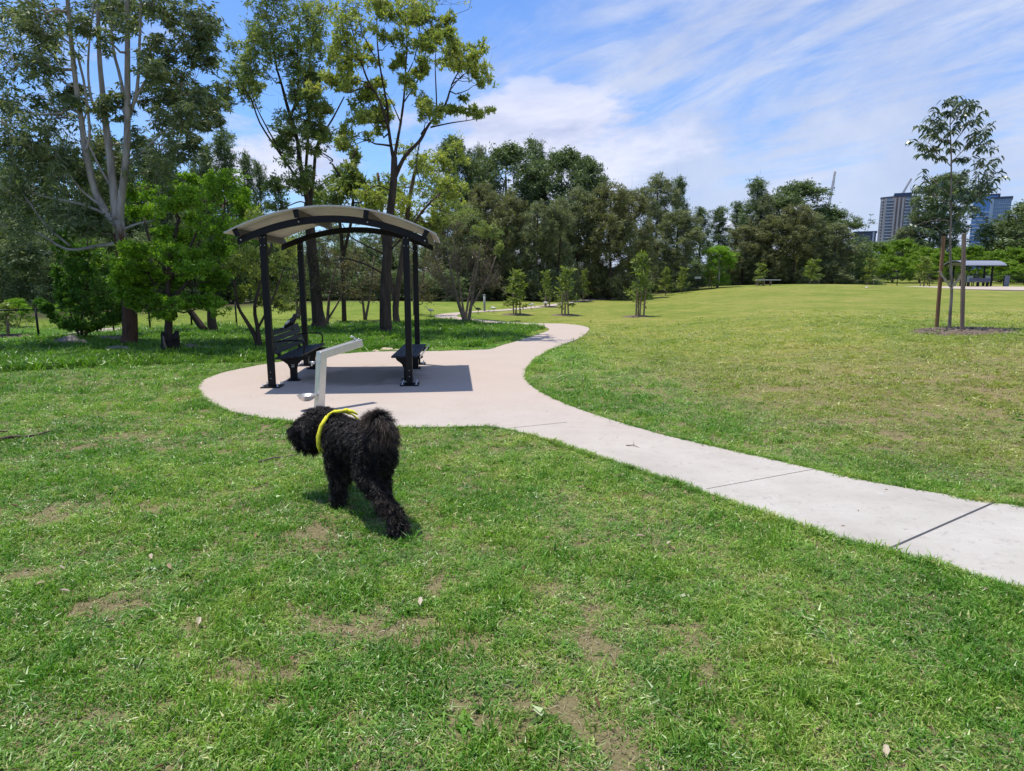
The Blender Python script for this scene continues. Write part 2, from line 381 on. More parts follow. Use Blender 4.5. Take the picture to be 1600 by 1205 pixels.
PATH = [(1700, 958), (1600, 927), (1500, 904), (1400, 868), (1300, 841), (1200, 809), (1100, 772), (1000, 738), (900, 705), (850, 688), (800, 675),
        (760, 669), (700, 670), (620, 671), (520, 668), (450, 661), (400, 654), (360, 645), (330, 632), (314, 618), (310, 608), (318, 596),
        (345, 585), (380, 577), (430, 568), (500, 558), (560, 552.5), (610, 551), (661, 550.5), (745, 548.2), (766, 546.6), (787, 540.5), (813, 532.7), (834, 526), (855, 518.8),
        (857.5, 515.4), (850, 511.9), (824, 509.9), (787, 508), (745, 505), (710, 500.5), (690, 498), (679, 495.5), (684, 492.6), (700, 490.6), (745, 486.9), (797, 483.4),
        (850, 477.6), (876, 473.8), (902, 469.8), (927, 467.2), (960, 465.5), (962, 467.2), (930, 469), (905, 472), (875, 477), (850, 480.6), (797, 485.6), (732, 489.6), (713, 494.4),
        (732, 498.6), (782, 503.3), (829, 505.9), (876, 507), (902, 509), (915, 511.8), (920.5, 515), (917, 521), (902, 531), (876, 541), (857, 550), (839, 561), (825, 574), (820, 588), (828, 603),
        (858, 622), (900, 640), (950, 657), (1030, 681), (1100, 698), (1240, 730), (1360, 757), (1480, 777), (1557, 789), (1600, 797), (1700, 815)]
def spline(poly, n=4):
    out = []; N = len(poly)
    for i in range(N):
        p0, p1, p2, p3 = (Vector(poly[(i + k) % N]) for k in (-1, 0, 1, 2))
        for k in range(n):
            t = k / n; out.append(.5 * ((2 * p1) + (p2 - p0) * t + (2 * p0 - 5 * p1 + 4 * p2 - p3) * t * t + (3 * p1 - p0 - 3 * p2 + p3) * t ** 3))
    return out
pw = [gp(a, b) for a, b in PATH]
pw[0] = pw[1] + (pw[1] - pw[3]).normalized() * 6; pw[-1] = pw[-2] + (pw[-2] - pw[-4]).normalized() * 6        # the path runs on past the frame
pw2 = spline([(p.x, p.y) for p in pw], 5)
pv = [Vector((p.x, p.y, tz(p.x, p.y) + .022)) for p in pw2]
tri = geometry.tessellate_polygon([[Vector((p.x, p.y, 0)) for p in pv]])
mb = MB(); n = len(pv)
area = sum(pv[i].x * pv[(i + 1) % n].y - pv[(i + 1) % n].x * pv[i].y for i in range(n))
def ccw(t):
    a, b, c = (pv[i] for i in t); return t if (b.x - a.x) * (c.y - a.y) - (b.y - a.y) * (c.x - a.x) > 0 else t[::-1]
mb.add(pv + [p - Vector((0, 0, .15)) for p in pv], [ccw(t) for t in tri] + [(i, (i + 1) % n, n + (i + 1) % n, n + i) for i in range(n)])
path = mb.build('path', M_path); tag(path, 'pale concrete footpath widening into a round slab under the shelter', kind='structure')
PP = np.array([(p.x, p.y) for p in pw2])
def inside(x, y, poly=PP):
    x = np.asarray(x); y = np.asarray(y); c = np.zeros(x.shape, bool); j = len(poly) - 1
    for i in range(len(poly)):
        xi, yi = poly[i]; xj, yj = poly[j]
        if yi != yj:
            c ^= ((yi > y) != (yj > y)) & (x < (xj - xi) * (y - yi) / (yj - yi) + xi)
        j = i
    return c
def joint(a, b, wd, label):
    pa, pb = gp(*a), gp(*b); m = MB(); m.bar((pa.x, pa.y, pa.z + .0225), (pb.x, pb.y, pb.z + .0225), wd, .005)
    o = m.build('expansion_joint', simple('joint_filler', (.05, .052, .06) if wd > .012 else (.2, .18, .16), .9)); tag(o, label, 'expansion joint', 'joints across the footpath', 'structure')
joint((1390, 863), (1557, 788.5), .016, 'wide dark joint across the footpath near its right end')
joint((1103, 769), (1270, 738), .005, 'fine joint across the footpath in the middle stretch')
joint((800, 672), (886, 663), .006, 'short fine joint where the footpath leaves the slab')
# far pads of concrete
def pad(name, pts, label):
    v = [gp(a, b, 70) for a, b in pts]; m = MB()
    for p in v: p.z = tz(p.x, p.y) + .03
    m.add(v + [p - Vector((0, 0, .2)) for p in v], [tuple(range(len(v)))[::-1]] + [(i, (i + 1) % len(v), len(v) + (i + 1) % len(v), len(v) + i) for i in range(len(v))])
    bm = bmesh.new(); me = m.mesh(name, M_path); bm.from_mesh(me); bmesh.ops.recalc_face_normals(bm, faces=bm.faces); bm.to_mesh(me); bm.free()
    o = bpy.data.objects.new(name, me); COL.objects.link(o); tag(o, label, kind='structure')
pad('pavement', [(1352, 450.5), (1500, 452.5), (1700, 456), (1700, 449), (1440, 447.5), (1352, 448.5)], 'pale concrete pad around the far shelter')
pad('path', [(98, 524), (150, 519.8), (215, 516.5), (215, 513), (150, 514.5)], 'bright strip of far path seen behind the left trees')


# ------------------------------------------------------------------ grass
def vnoise(x, y, s, seed=0):
    x = np.asarray(x) * s; y = np.asarray(y) * s; xi = np.floor(x).astype(np.int64); yi = np.floor(y).astype(np.int64)
    fx = x - xi; fy = y - yi; fx = fx * fx * (3 - 2 * fx); fy = fy * fy * (3 - 2 * fy)
    def h(a, b):
        k = (a * 374761393 + b * 668265263 + seed * 1442695041) & 0x7fffffff; k = ((k ^ (k >> 13)) * 1274126177) & 0x7fffffff
        return ((k ^ (k >> 16)) & 0xffff) / 65535.0
    return (h(xi, yi) * (1 - fx) + h(xi + 1, yi) * fx) * (1 - fy) + (h(xi, yi + 1) * (1 - fx) + h(xi + 1, yi + 1) * fx) * fy
def tuft(name, nb, rad, hmin, hmax, wid, mat, lean=.5):
    vs = []; tint = []
    for _ in range(nb):
        a = rng.uniform(0, 6.283); r = rad * math.sqrt(rng.uniform()); b = np.array([r * math.cos(a), r * math.sin(a), -.004])
        h = rng.uniform(hmin, hmax); la = rng.uniform(0, 6.283); L = rng.uniform(.15, lean * 2) * h
        d = np.array([math.cos(la), math.sin(la), 0]); wv = np.array([-d[1], d[0], 0])
        if rng.uniform() < .5: wv = (wv + d * rng.normal() * .8); wv /= np.linalg.norm(wv)
        wv = wv * wid * rng.uniform(.7, 1.2) / 2
        m = b + d * L * .35 + np.array([0, 0, h * .62]); t = b + d * L + np.array([0, 0, h * (1 - .35 * L / h)])
        vs += [b - wv, b + wv, m + wv * .9, m - wv * .9, m - wv * .9, m + wv * .9, t + wv * .12, t - wv * .12]
        tt = rng.uniform(); tint += [tt, tt]
    me = np_mesh(name, np.array(vs), 4, mat, tint); return bpy.data.objects.new(name, me)
def scatter(name, label, cat, pts, scl, tufts, tilt=.25):
    """one object of countless blades: tufts instanced on points"""
    coll = bpy.data.collections.new(name + '_tufts')
    for o in tufts: coll.objects.link(o)
    n = len(pts); me = bpy.data.meshes.new(name); me.vertices.add(n); me.vertices.foreach_set('co', np.asarray(pts, np.float32).ravel())
    rot = np.stack([rng.normal(0, tilt, n), rng.normal(0, tilt, n), rng.uniform(0, 6.283, n)], -1)
    a = me.attributes.new('rot', 'FLOAT_VECTOR', 'POINT'); a.data.foreach_set('vector', rot.astype(np.float32).ravel())
    a = me.attributes.new('scl', 'FLOAT_VECTOR', 'POINT'); a.data.foreach_set('vector', np.asarray(scl, np.float32).ravel())
    me.update(); o = bpy.data.objects.new(name, me); COL.objects.link(o); tag(o, label, cat, kind='stuff')
    g = bpy.data.node_groups.new(name, 'GeometryNodeTree')
    g.interface.new_socket(name='Geometry', in_out='INPUT', socket_type='NodeSocketGeometry'); g.interface.new_socket(name='Geometry', in_out='OUTPUT', socket_type='NodeSocketGeometry')
    gi = g.nodes.new('NodeGroupInput'); go = g.nodes.new('NodeGroupOutput'); ci = g.nodes.new('GeometryNodeCollectionInfo'); ci.inputs['Collection'].default_value = coll
    ci.inputs['Separate Children'].default_value = True; ci.inputs['Reset Children'].default_value = True
    ip = g.nodes.new('GeometryNodeInstanceOnPoints'); ip.inputs['Pick Instance'].default_value = True
    for nm, sk in (('rot', 'Rotation'), ('scl', 'Scale')):
        na = g.nodes.new('GeometryNodeInputNamedAttribute'); na.data_type = 'FLOAT_VECTOR'; na.inputs['Name'].default_value = nm
        if sk == 'Rotation':
            er = g.nodes.new('FunctionNodeEulerToRotation'); g.links.new(na.outputs['Attribute'], er.inputs[0]); g.links.new(er.outputs[0], ip.inputs[sk])
        else: g.links.new(na.outputs['Attribute'], ip.inputs[sk])
    g.links.new(gi.outputs[0], ip.inputs['Points']); g.links.new(ci.outputs[0], ip.inputs['Instance']); g.links.new(ip.outputs[0], go.inputs[0])
    md = o.modifiers.new('scatter', 'NODES'); md.node_group = g; return o
def sample(ylo, yhi, dens, xlo=-.98, xhi=.98):
    wm = (xhi * yhi + 2.6) * 2; n = int(wm * (yhi - ylo) * dens)
    y = rng.uniform(ylo, yhi, n); x = rng.uniform(-.5, .5, n) * wm; k = np.abs(x) < xhi * y + 2.6; x, y = x[k], y[k]
    k = ~inside(x, y); return x[k], y[k]
def lawn():
    xs, ys, sc_, = [], [], []
    for lo, hi, d, s in ((1.5, 4.0, 1500, 1.0), (4.0, 6.5, 900, 1.12), (6.5, 10, 420, 1.35), (10, 16, 150, 1.8), (16, 26, 75, 2.2)):
        x, y = sample(lo, hi, d)
        worn = .38 * vnoise(x, y, 1.4, 1) + .37 * vnoise(x, y, 4.5, 2) + .25 * vnoise(x, y, 11, 5)
        keep = rng.uniform(size=len(x)) < np.clip((worn - .245) / .12, .12, 1)
        x, y, worn = x[keep], y[keep], worn[keep]
        hgt = .42 + .95 * sstep(.6 * vnoise(x, y, 2.3, 3) + .4 * vnoise(x, y, 7, 4), .35, .8)
        if hi == 26: kk = rng.uniform(size=len(x)) < 1 - sstep(y, 16.5, 26); x, y, worn, hgt = x[kk], y[kk], worn[kk], hgt[kk]
        field = sstep(x - (3.9 - .22 * y), 0, 1.5); hgt = hgt * (1 - .35 * field)
        hgt = hgt * np.where(y < 4.2, 1.1, 1.0)
        hs = s ** .55
        xs.append(x); ys.append(y); sc_.append(np.stack([np.full(len(x), s), np.full(len(x), s), hgt * hs], -1) * rng.uniform(.8, 1.2, (len(x), 1)))
    x = np.concatenate(xs); y = np.concatenate(ys); s = np.concatenate(sc_)
    s = s * np.where(rng.uniform(size=len(s)) < .035, 1.55, 1.0)[:, None]
    tufts = [tuft('blades', 15, .032, .022, .058, .0052, M_blade, .6) for _ in range(6)] + [tuft('blades', 14, .045, .012, .035, .005, M_blade, 1.1) for _ in range(4)]
    scatter('lawn_grass', 'short mown grass blades covering the lawn in the foreground', 'grass', np.stack([x, y, terr(x, y)], -1), s, tufts)
lawn()
def thatch():
    m, t = newmat('dry_grass'); a = t.add('ShaderNodeAttribute', attribute_name='tint').outputs['Fac']
    principled(t, t.ramp(a, [(0, (.10, .09, .035)), (.4, (.21, .18, .085)), (.8, (.34, .29, .16)), (1, (.46, .40, .26))]), .7, 0, .3)
    xs, ys, ss = [], [], []
    for lo, hi, d, s_ in ((1.5, 4.5, 420, 1), (4.5, 8, 220, 1.15), (8, 14, 80, 1.6)):
        x, y = sample(lo, hi, d); xs.append(x); ys.append(y); ss.append(np.ones((len(x), 3)) * s_ * rng.uniform(.7, 1.2, (len(x), 1)))
    x, y = np.concatenate(xs), np.concatenate(ys)
    scatter('dry_thatch', 'dead straw coloured grass lying low between the green blades', 'grass', np.stack([x, y, terr(x, y)], -1), np.concatenate(ss), [tuft('dry_blades', 9, .05, .006, .020, .0045, m, 1.6) for _ in range(4)])
thatch()
def weeds():
    x, y = sample(1.8, 9, 16); k = vnoise(x, y, .9, 31) > .5; x, y = x[k], y[k]
    scatter('lawn_weeds', 'small broad leafed weeds dotted through the lawn', 'weeds', np.stack([x, y, terr(x, y) + .006], -1), rng.uniform(.7, 1.5, (len(x), 1)) * np.ones((1, 3)), [tuft('weed_leaves', 10, .018, .010, .030, .017, M_lush, 1.5) for _ in range(3)])
weeds()
def lush():
    zones = [([(-60, 545), (60, 533), (200, 520), (330, 508), (420, 520), (520, 508), (620, 506), (700, 502.5), (800, 510.5), (848, 514), (800, 532), (745, 543), (640, 547), (560, 549), (470, 558), (400, 568), (200, 572), (-60, 585)], 16000)]
    for z, n in zones:
        P = np.array([(p.x, p.y) for p in (gp(a, b) for a, b in z)]); lo, hi = P.min(0), P.max(0)
        x = rng.uniform(lo[0], hi[0], n * 3); y = rng.uniform(lo[1], hi[1], n * 3)
        k = inside(x, y, P) & ~inside(x, y) & (rng.uniform(size=n * 3) < .35 + .65 * sstep(vnoise(x, y, .8, 9), .25, .6)); x, y = x[k][:n], y[k][:n]
        s = rng.uniform(1.2, 2.4, (len(x), 1)) * np.array([[1, 1, 1.0]]) * (.6 + .7 * vnoise(x, y, 1.3, 12))[:, None]
        scatter('long_grass', 'longer bright green grass and weeds growing under the trees', 'grass', np.stack([x, y, terr(x, y)], -1), s, [tuft('long_blades', 16, .05, .04, .10, .010, M_lush, .6) for _ in range(4)])
lush()
def edge_grass():
    P = np.array([(p.x, p.y) for p in pw2]); Q = np.roll(P, -1, 0); pts = []
    for a, b in zip(P, Q):
        L = np.linalg.norm(b - a); m = (a + b) / 2
        if m[1] > 16 or m[1] < 2: continue
        nn = int(L * (110 if m[1] < 7 else 45)); nrm = np.array([b[1] - a[1], a[0] - b[0]]) / max(L, 1e-6) * (1 if area > 0 else -1)
        t = rng.uniform(size=nn)[:, None]; pts.append(a + (b - a) * t + nrm * rng.uniform(-.004, .06, (nn, 1)))
    p = np.concatenate(pts); s = np.ones((len(p), 3)) * (.65 + .8 * vnoise(p[:, 0], p[:, 1], 5, 21))[:, None]
    near = sstep(p[:, 0] + .0 * p[:, 1], -5, 4); s *= 1.0
    scatter('edge_grass', 'ragged grass blades hanging over the footpath edges', 'grass', np.stack([p[:, 0], p[:, 1], terr(p[:, 0], p[:, 1]) + .005], -1), s, [tuft('edge_blades', 12, .03, .03, .075, .0042, M_blade, .7) for _ in range(4)])
edge_grass()
def litter():
    m, t = newmat('dry_leaf'); a = t.add('ShaderNodeAttribute', attribute_name='tint').outputs['Fac']
    c = t.ramp(a, [(0, (.09, .045, .02)), (.35, (.26, .15, .08)), (.7, (.38, .29, .18)), (1, (.50, .43, .32))]); principled(t, c, .8, 0, .3)
    vs = []; ti = []
    for lo, hi, d in ((1.6, 6, 11), (6, 14, 3.5), (14, 24, .8)):
        x, y = sample(lo, hi, d)
        for a_, b_ in zip(x, y):
            L = .018 + .055 * rng.uniform() ** 2.2; wd = L * rng.uniform(.18, .45); an = rng.uniform(0, 6.283); z = tz(a_, b_) + rng.uniform(.012, .03)
            d = np.array([math.cos(an), math.sin(an), rng.uniform(-.2, .4)]); s_ = np.array([-d[1], d[0], rng.uniform(-.5, .5)]); p = np.array([a_, b_, z]); cu = np.array([0, 0, L * .15])
            q = [p, p + d * L * .35 + s_ * wd / 2 + cu, p + d * L * .75 + s_ * wd * .35 + cu, p + d * L, p + d * L * .75 - s_ * wd * .35 + cu, p + d * L * .35 - s_ * wd / 2 + cu]
            vs += [q[0], q[1], q[2], q[3], q[0], q[3], q[4], q[5]]; tt = rng.uniform(); ti += [tt, tt]
    # small bits of bark and leaf on the path
    for _ in range(110):
        i = rng.integers(0, 1); yy = rng.uniform(3.2, 14); xx = rng.uniform(-5, 5)
        if not inside(np.array([xx]), np.array([yy]))[0]: continue
        L = rng.uniform(.015, .05); an = rng.uniform(0, 6.283); d = np.array([math.cos(an), math.sin(an), 0]); s_ = np.array([-d[1], d[0], .3]) * L * .12; p = np.array([xx, yy, tz(xx, yy) + .026])
        vs += [p, p + d * L * .5 + s_, p + d * L, p + d * L * .5 - s_]; ti += [rng.uniform(0, .4)]
    o = bpy.data.objects.new('leaf_litter', np_mesh('leaf_litter', np.array(vs), 4, m, ti)); COL.objects.link(o); tag(o, 'dry fallen gum leaves scattered over the lawn and path', 'leaf litter', kind='stuff')
litter()


# ------------------------------------------------------------------ trees
def leaves(cen, rad, n, L, asp, droop=.3, stems=None, shell=.0, fold=0):
    """n leaf quads round each centre (k,3) with radii (k,3)"""
    cen = np.asarray(cen, float); rad = np.asarray(rad, float); k = len(cen)
    g = rng.normal(size=(k, n, 3)); g /= np.linalg.norm(g, axis=2, keepdims=True) + 1e-9
    r = np.abs(rng.normal(size=(k, n, 1))) * .52 + .15
    p = (cen[:, None] + g * r * rad[:, None]).reshape(-1, 3); N = len(p)
    d = rng.normal(size=(N, 3)); d /= np.linalg.norm(d, axis=1, keepdims=True); d[:, 2] = d[:, 2] * (1 - abs(droop)) - droop
    d /= np.linalg.norm(d, axis=1, keepdims=True)
    s = np.cross(d, rng.normal(size=(N, 3))); s /= np.linalg.norm(s, axis=1, keepdims=True)
    l = (L * rng.uniform(.6, 1.35, N))[:, None]; wv = s * l * asp / 2
    q = np.stack([p, p + d * l * .4 + wv, p + d * l, p + d * l * .4 - wv], 1).reshape(-1, 3)
    base = rng.uniform(0, 1, (k, 1)) * .45; t = (base + rng.uniform(0, .55, (k, n))).reshape(-1)
    return q, t
def clump_subs(cen, rad, k):
    """sub-clusters inside an ellipsoid, biased outwards and upwards"""
    g = rng.normal(size=(k, 3)); g /= np.linalg.norm(g, axis=1, keepdims=True); 
    r = rng.uniform(.2, 1.12, (k, 1)) ** .7
    return cen + g * r * rad
def bend(a, b, sag=.12, n=5, jit=.04):
    a, b = Vector(a), Vector(b); L = (b - a).length; pts = []
    for i in range(n + 1):
        t = i / n; p = a.lerp(b, t); p.z -= math.sin(math.pi * t) * sag * L
        if 0 < i < n: p += Vector(rng.normal(0, jit * L, 3))
        pts.append(p)
    return pts
class Tree:
    def __init__(s, name, label, cat, base, bark, leaf, group=None):
        s.base = Vector(base); s.o = thing(name, label, cat, s.base, 0, group); s.tm = MB(); s.bark = bark; s.leaf = leaf; s.q = []; s.t = []; s.nodes = []
    def loc(s, p): return Vector(p) - s.base
    def stem(s, pts, r0, r1, n=8, keep=True, mi=0):
        pts = [s.loc(p) for p in pts]; N = len(pts)
        # refine with catmull for natural curves
        out = []
        for i in range(N - 1):
            p0, p1, p2, p3 = pts[max(i - 1, 0)], pts[i], pts[i + 1], pts[min(i + 2, N - 1)]
            for k in range(3):
                t = k / 3; out.append(.5 * ((2 * p1) + (p2 - p0) * t + (2 * p0 - 5 * p1 + 4 * p2 - p3) * t * t + (3 * p1 - p0 - 3 * p2 + p3) * t ** 3))
        out.append(pts[-1]); M = len(out)
        rad = [r0 + (r1 - r0) * (i / (M - 1)) ** .8 for i in range(M)]
        s.tm.tube(out, rad, n, mi)
        if keep: s.nodes += list(zip(out, rad))
    def flare(s, r):
        s.tm.tube([(0, 0, -.15), (0, 0, .02), (0, 0, .25)], [r * 1.45, r * 1.2, r * .95], 10)
    def near(s, p):
        best = None; bd = 1e9
        for q, r in s.nodes:
            if q.z < p.z + .1 and r > .008:
                d = (q - p).length + .6 * max(0, .25 - (p.z - q.z))
                if d < bd: bd = d; best = (q, r)
        return best or s.nodes[0]
    def clump(s, c, rad, subs=8, n=60, L=.12, asp=.3, droop=.3, twigs=5, tr=.006, link=True, bare=0, fill=.42, reach=1.0):
        c = s.loc(c); rad = np.asarray(rad, float)
        if link:
            q, r = s.near(c); r0 = min(r * .8, .012 + .02 * (c - q).length)
            if (c - q).length > .05:
                pp = bend(q, c, .10, 5, .05); rr = [r0 + (tr - r0) * i / 5 for i in range(6)]; s.tm.tube(pp, rr, 5)
                s.nodes += list(zip(pp[2:], rr[2:]))
        sub = clump_subs(np.array(c), rad, subs)
        for k in range(min(twigs, subs)):
            s.tm.tube(bend(c, sub[k], .06, 3, .06), [tr, tr * .8, tr * .6, tr * .35], 4, cap=False)
        for k in range(bare):
            e = np.array(c) + rng.normal(size=3) * rad * .8 + np.array([0, 0, rad[2] * .3]); s.tm.tube(bend(c - Vector((0, 0, rad[2] * .5)), e, .05, 3, .05), [tr, tr * .7, tr * .5, tr * .25], 3, cap=False)
        if n:
            sr = np.tile(rad * fill, (subs, 1)) * rng.uniform(.7, 1.3, (subs, 1)); q, t = leaves(sub, sr, n, L, asp, droop); s.q.append(q); s.t.append(t)
    def done(s, trunk='trunk', crown='crown'):
        s.tm.build(trunk, s.bark, s.o)
        if s.q:
            o = bpy.data.objects.new(crown, np_mesh(crown, np.concatenate(s.q), 4, s.leaf, np.concatenate(s.t))); COL.objects.link(o); o.parent = s.o
        return s.o
def pxclumps(T, Y, lst, dep=.9, dens=1.0, jit=.42, rs=1.0, parts=3, **kw):
    k = ppm(Y)
    for it in lst:
        px, py, rx, ry = it[:4]; rx, ry = rx / k * 1.05, ry / k * 1.22
        yy = Y + rng.uniform(-1, 1) * dep
        m = max(4, int(13 * dens)); c0 = W(px, py, yy); rr_ = np.array([rx, max(rx, ry) * .85, ry])
        for j in range(parts):
            T.clump(c0 + Vector(rng.normal(size=3) * rr_ * (jit if j else .1)), rr_ * rs * rng.uniform(.55, .95), subs=m, **kw)


def P(Y, *pts): return [W(a, b, Y + (c[0] if c else 0)) for a, b, *c in pts]
def rad(px, Y): return px / ppm(Y) / 2


# --- tall pale gum at the left edge
def gum_left():
    b = gp(203, 541); Y = b.y
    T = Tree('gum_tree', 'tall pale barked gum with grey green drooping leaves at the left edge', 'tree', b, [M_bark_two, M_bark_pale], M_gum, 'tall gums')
    red = P(Y, (203, 541), (203, 500), (199, 440), (190, 385), (184, 345))
    T.stem(red, rad(24, Y), rad(17, Y), 12); T.flare(rad(24, Y))
    for pts, w0, w1 in ([[(184, 345), (178, 300), (172, 245), (165, 190), (160, 140), (155, 80), (152, -30)], 15, 5], [[(186, 350), (190, 310), (197, 250), (199, 190), (199, 120), (199, 60), (197, -40)], 13, 6],
                        [[(186, 360), (160, 322), (146, 290), (133, 235), (128, 195), (119, 135), (110, 50), (103, -30)], 13, 5], [[(133, 235), (140, 200), (122, 90), (80, 40), (62, -10)], 5, 2],
                        [[(165, 190), (146, 165), (138, 120), (140, 60), (150, -20)], 5, 2], [[(198, 200), (190, 130), (176, 70), (172, -20)], 6, 3], [[(199, 190), (214, 140), (218, 70), (221, -20)], 6, 3],
                        [[(201, 180), (225, 130), (260, 90), (290, 50)], 5, 2], [[(197, 260), (225, 235), (262, 200), (300, 170)], 4, 2], [[(178, 300), (150, 250), (130, 200), (140, 165)], 4, 2],
                        [[(188, 380), (150, 385), (105, 390), (60, 365), (10, 355)], 7, 2], [[(186, 345), (130, 320), (60, 305), (15, 282)], 5, 2], [[(170, 330), (130, 300), (110, 275), (95, 250)], 4, 2],
                        [[(110, 385), (70, 350), (45, 315), (15, 280)], 4, 1.5], [[(190, 360), (215, 350), (240, 345)], 5, 2], [[(80, 393), (40, 410), (15, 430)], 3, 1]):
        T.stem([W(a, c, Y + .25 * math.sin(a * .05) * (i / 3)) for i, (a, c) in enumerate(pts)], rad(w0, Y), rad(w1, Y), 7, mi=0 if w0 > 12 else 1)
    top = [(20, 25, 34, 26), (55, 45, 28, 20), (95, 20, 26, 18), (140, 40, 22, 16), (180, 20, 20, 16), (225, 12, 28, 14), (262, 28, 28, 24), (305, 30, 34, 28), (322, 66, 18, 20), (292, 66, 26, 20), (245, 62, 18, 14),
           (28, 108, 38, 26), (72, 100, 24, 18), (18, 160, 32, 30), (62, 165, 32, 26), (110, 150, 18, 14), (28, 225, 36, 32), (80, 230, 32, 28), (120, 262, 20, 18), (155, 220, 20, 18), (192, 168, 18, 16),
           (238, 108, 22, 16), (282, 118, 26, 18), (250, 158, 26, 18), (302, 152, 24, 18), (292, 196, 22, 16), (332, 185, 14, 12), (218, 218, 26, 22), (262, 232, 26, 20), (180, 268, 26, 22), (226, 272, 26, 20),
           (50, 292, 36, 26), (18, 335, 32, 26), (92, 338, 32, 22), (142, 322, 26, 18), (60, 262, 30, 22), (130, 355, 26, 18), (12, 398, 26, 22), (55, 390, 22, 14), (300, 238, 20, 14), (-30, 60, 40, 50), (-30, 200, 40, 60), (-20, 330, 35, 40),
           (60, -30, 50, 30), (150, -40, 50, 30), (250, -35, 50, 30)]
    pxclumps(T, Y, top, dep=1.3, dens=1.2, jit=.75, rs=1.1, parts=4, n=20, L=.145, asp=.24, droop=.5, twigs=8, tr=.005, fill=.32)
    T.done()
    return T
gum_left()


def tall_gum5():
    b = gp(498, 517); Y = b.y
    T = Tree('gum_tree', 'tall dark limbed gum rising behind the shelter roof with fine green leaves', 'tree', b, [M_bark_dark], M_gum_g, 'tall gums')
    T.flare(rad(22, Y)); T.stem(P(Y, (498, 517), (494, 460), (488, 400), (484, 350), (482, 318)), rad(19, Y), rad(13, Y), 10)
    for pts, w0, w1 in ([[(483, 325), (469, 256), (465, 220), (450, 170), (440, 132), (431, 100), (425, 50)], 11, 2.5], [[(450, 190), (462, 160), (466, 120), (465, 69), (470, 20)], 6, 2], [[(484, 322), (478, 275), (480, 234), (483, 180), (482, 120), (488, 60)], 8, 2.5],
                        [[(484, 322), (490, 275), (494, 234), (505, 209), (519, 187), (538, 151)], 9, 2.5], [[(480, 300), (458, 270), (433, 234), (406, 192), (392, 154), (375, 130)], 6, 2], [[(440, 240), (420, 205), (402, 170), (392, 140)], 4, 1.5],
                        [[(505, 240), (520, 250), (515, 255), (519, 256)], 3, 2], [[(484, 322), (470, 315), (450, 322), (430, 330)], 3, 1.5]):
        T.stem([W(a, c, Y + .2 * math.sin(i + a)) for i, (a, c) in enumerate(pts)], rad(w0 * .8, Y), rad(w1 * .7, Y), 6)
    cl = [(412, 18, 24, 22), (445, 25, 26, 24), (478, 30, 26, 30), (498, 55, 16, 28), (405, 62, 20, 22), (432, 78, 26, 20), (462, 78, 24, 20), (486, 98, 16, 18), (372, 104, 16, 14), (362, 128, 20, 15), (354, 150, 11, 12), (386, 135, 16, 12), (430, 45, 28, 24), (395, 88, 16, 16),
          (468, 148, 14, 16), (486, 152, 16, 16), (498, 172, 15, 14), (462, 186, 20, 14), (480, 190, 18, 14), (450, 210, 16, 11), (440, 226, 13, 10), (455, 280, 28, 11), (478, 284, 14, 10), (434, 290, 10, 9), (502, 204, 13, 12), (482, 120, 14, 12), (470, 110, 14, 14), (440, -15, 50, 20),
          (495, 235, 14, 12), (425, 320, 18, 12)]
    pxclumps(T, Y, cl, dep=.9, dens=1.15, jit=.72, rs=1.05, parts=5, n=17, L=.11, asp=.3, droop=.25, twigs=8, tr=.006, fill=.27, bare=4)
    T.done()
tall_gum5()


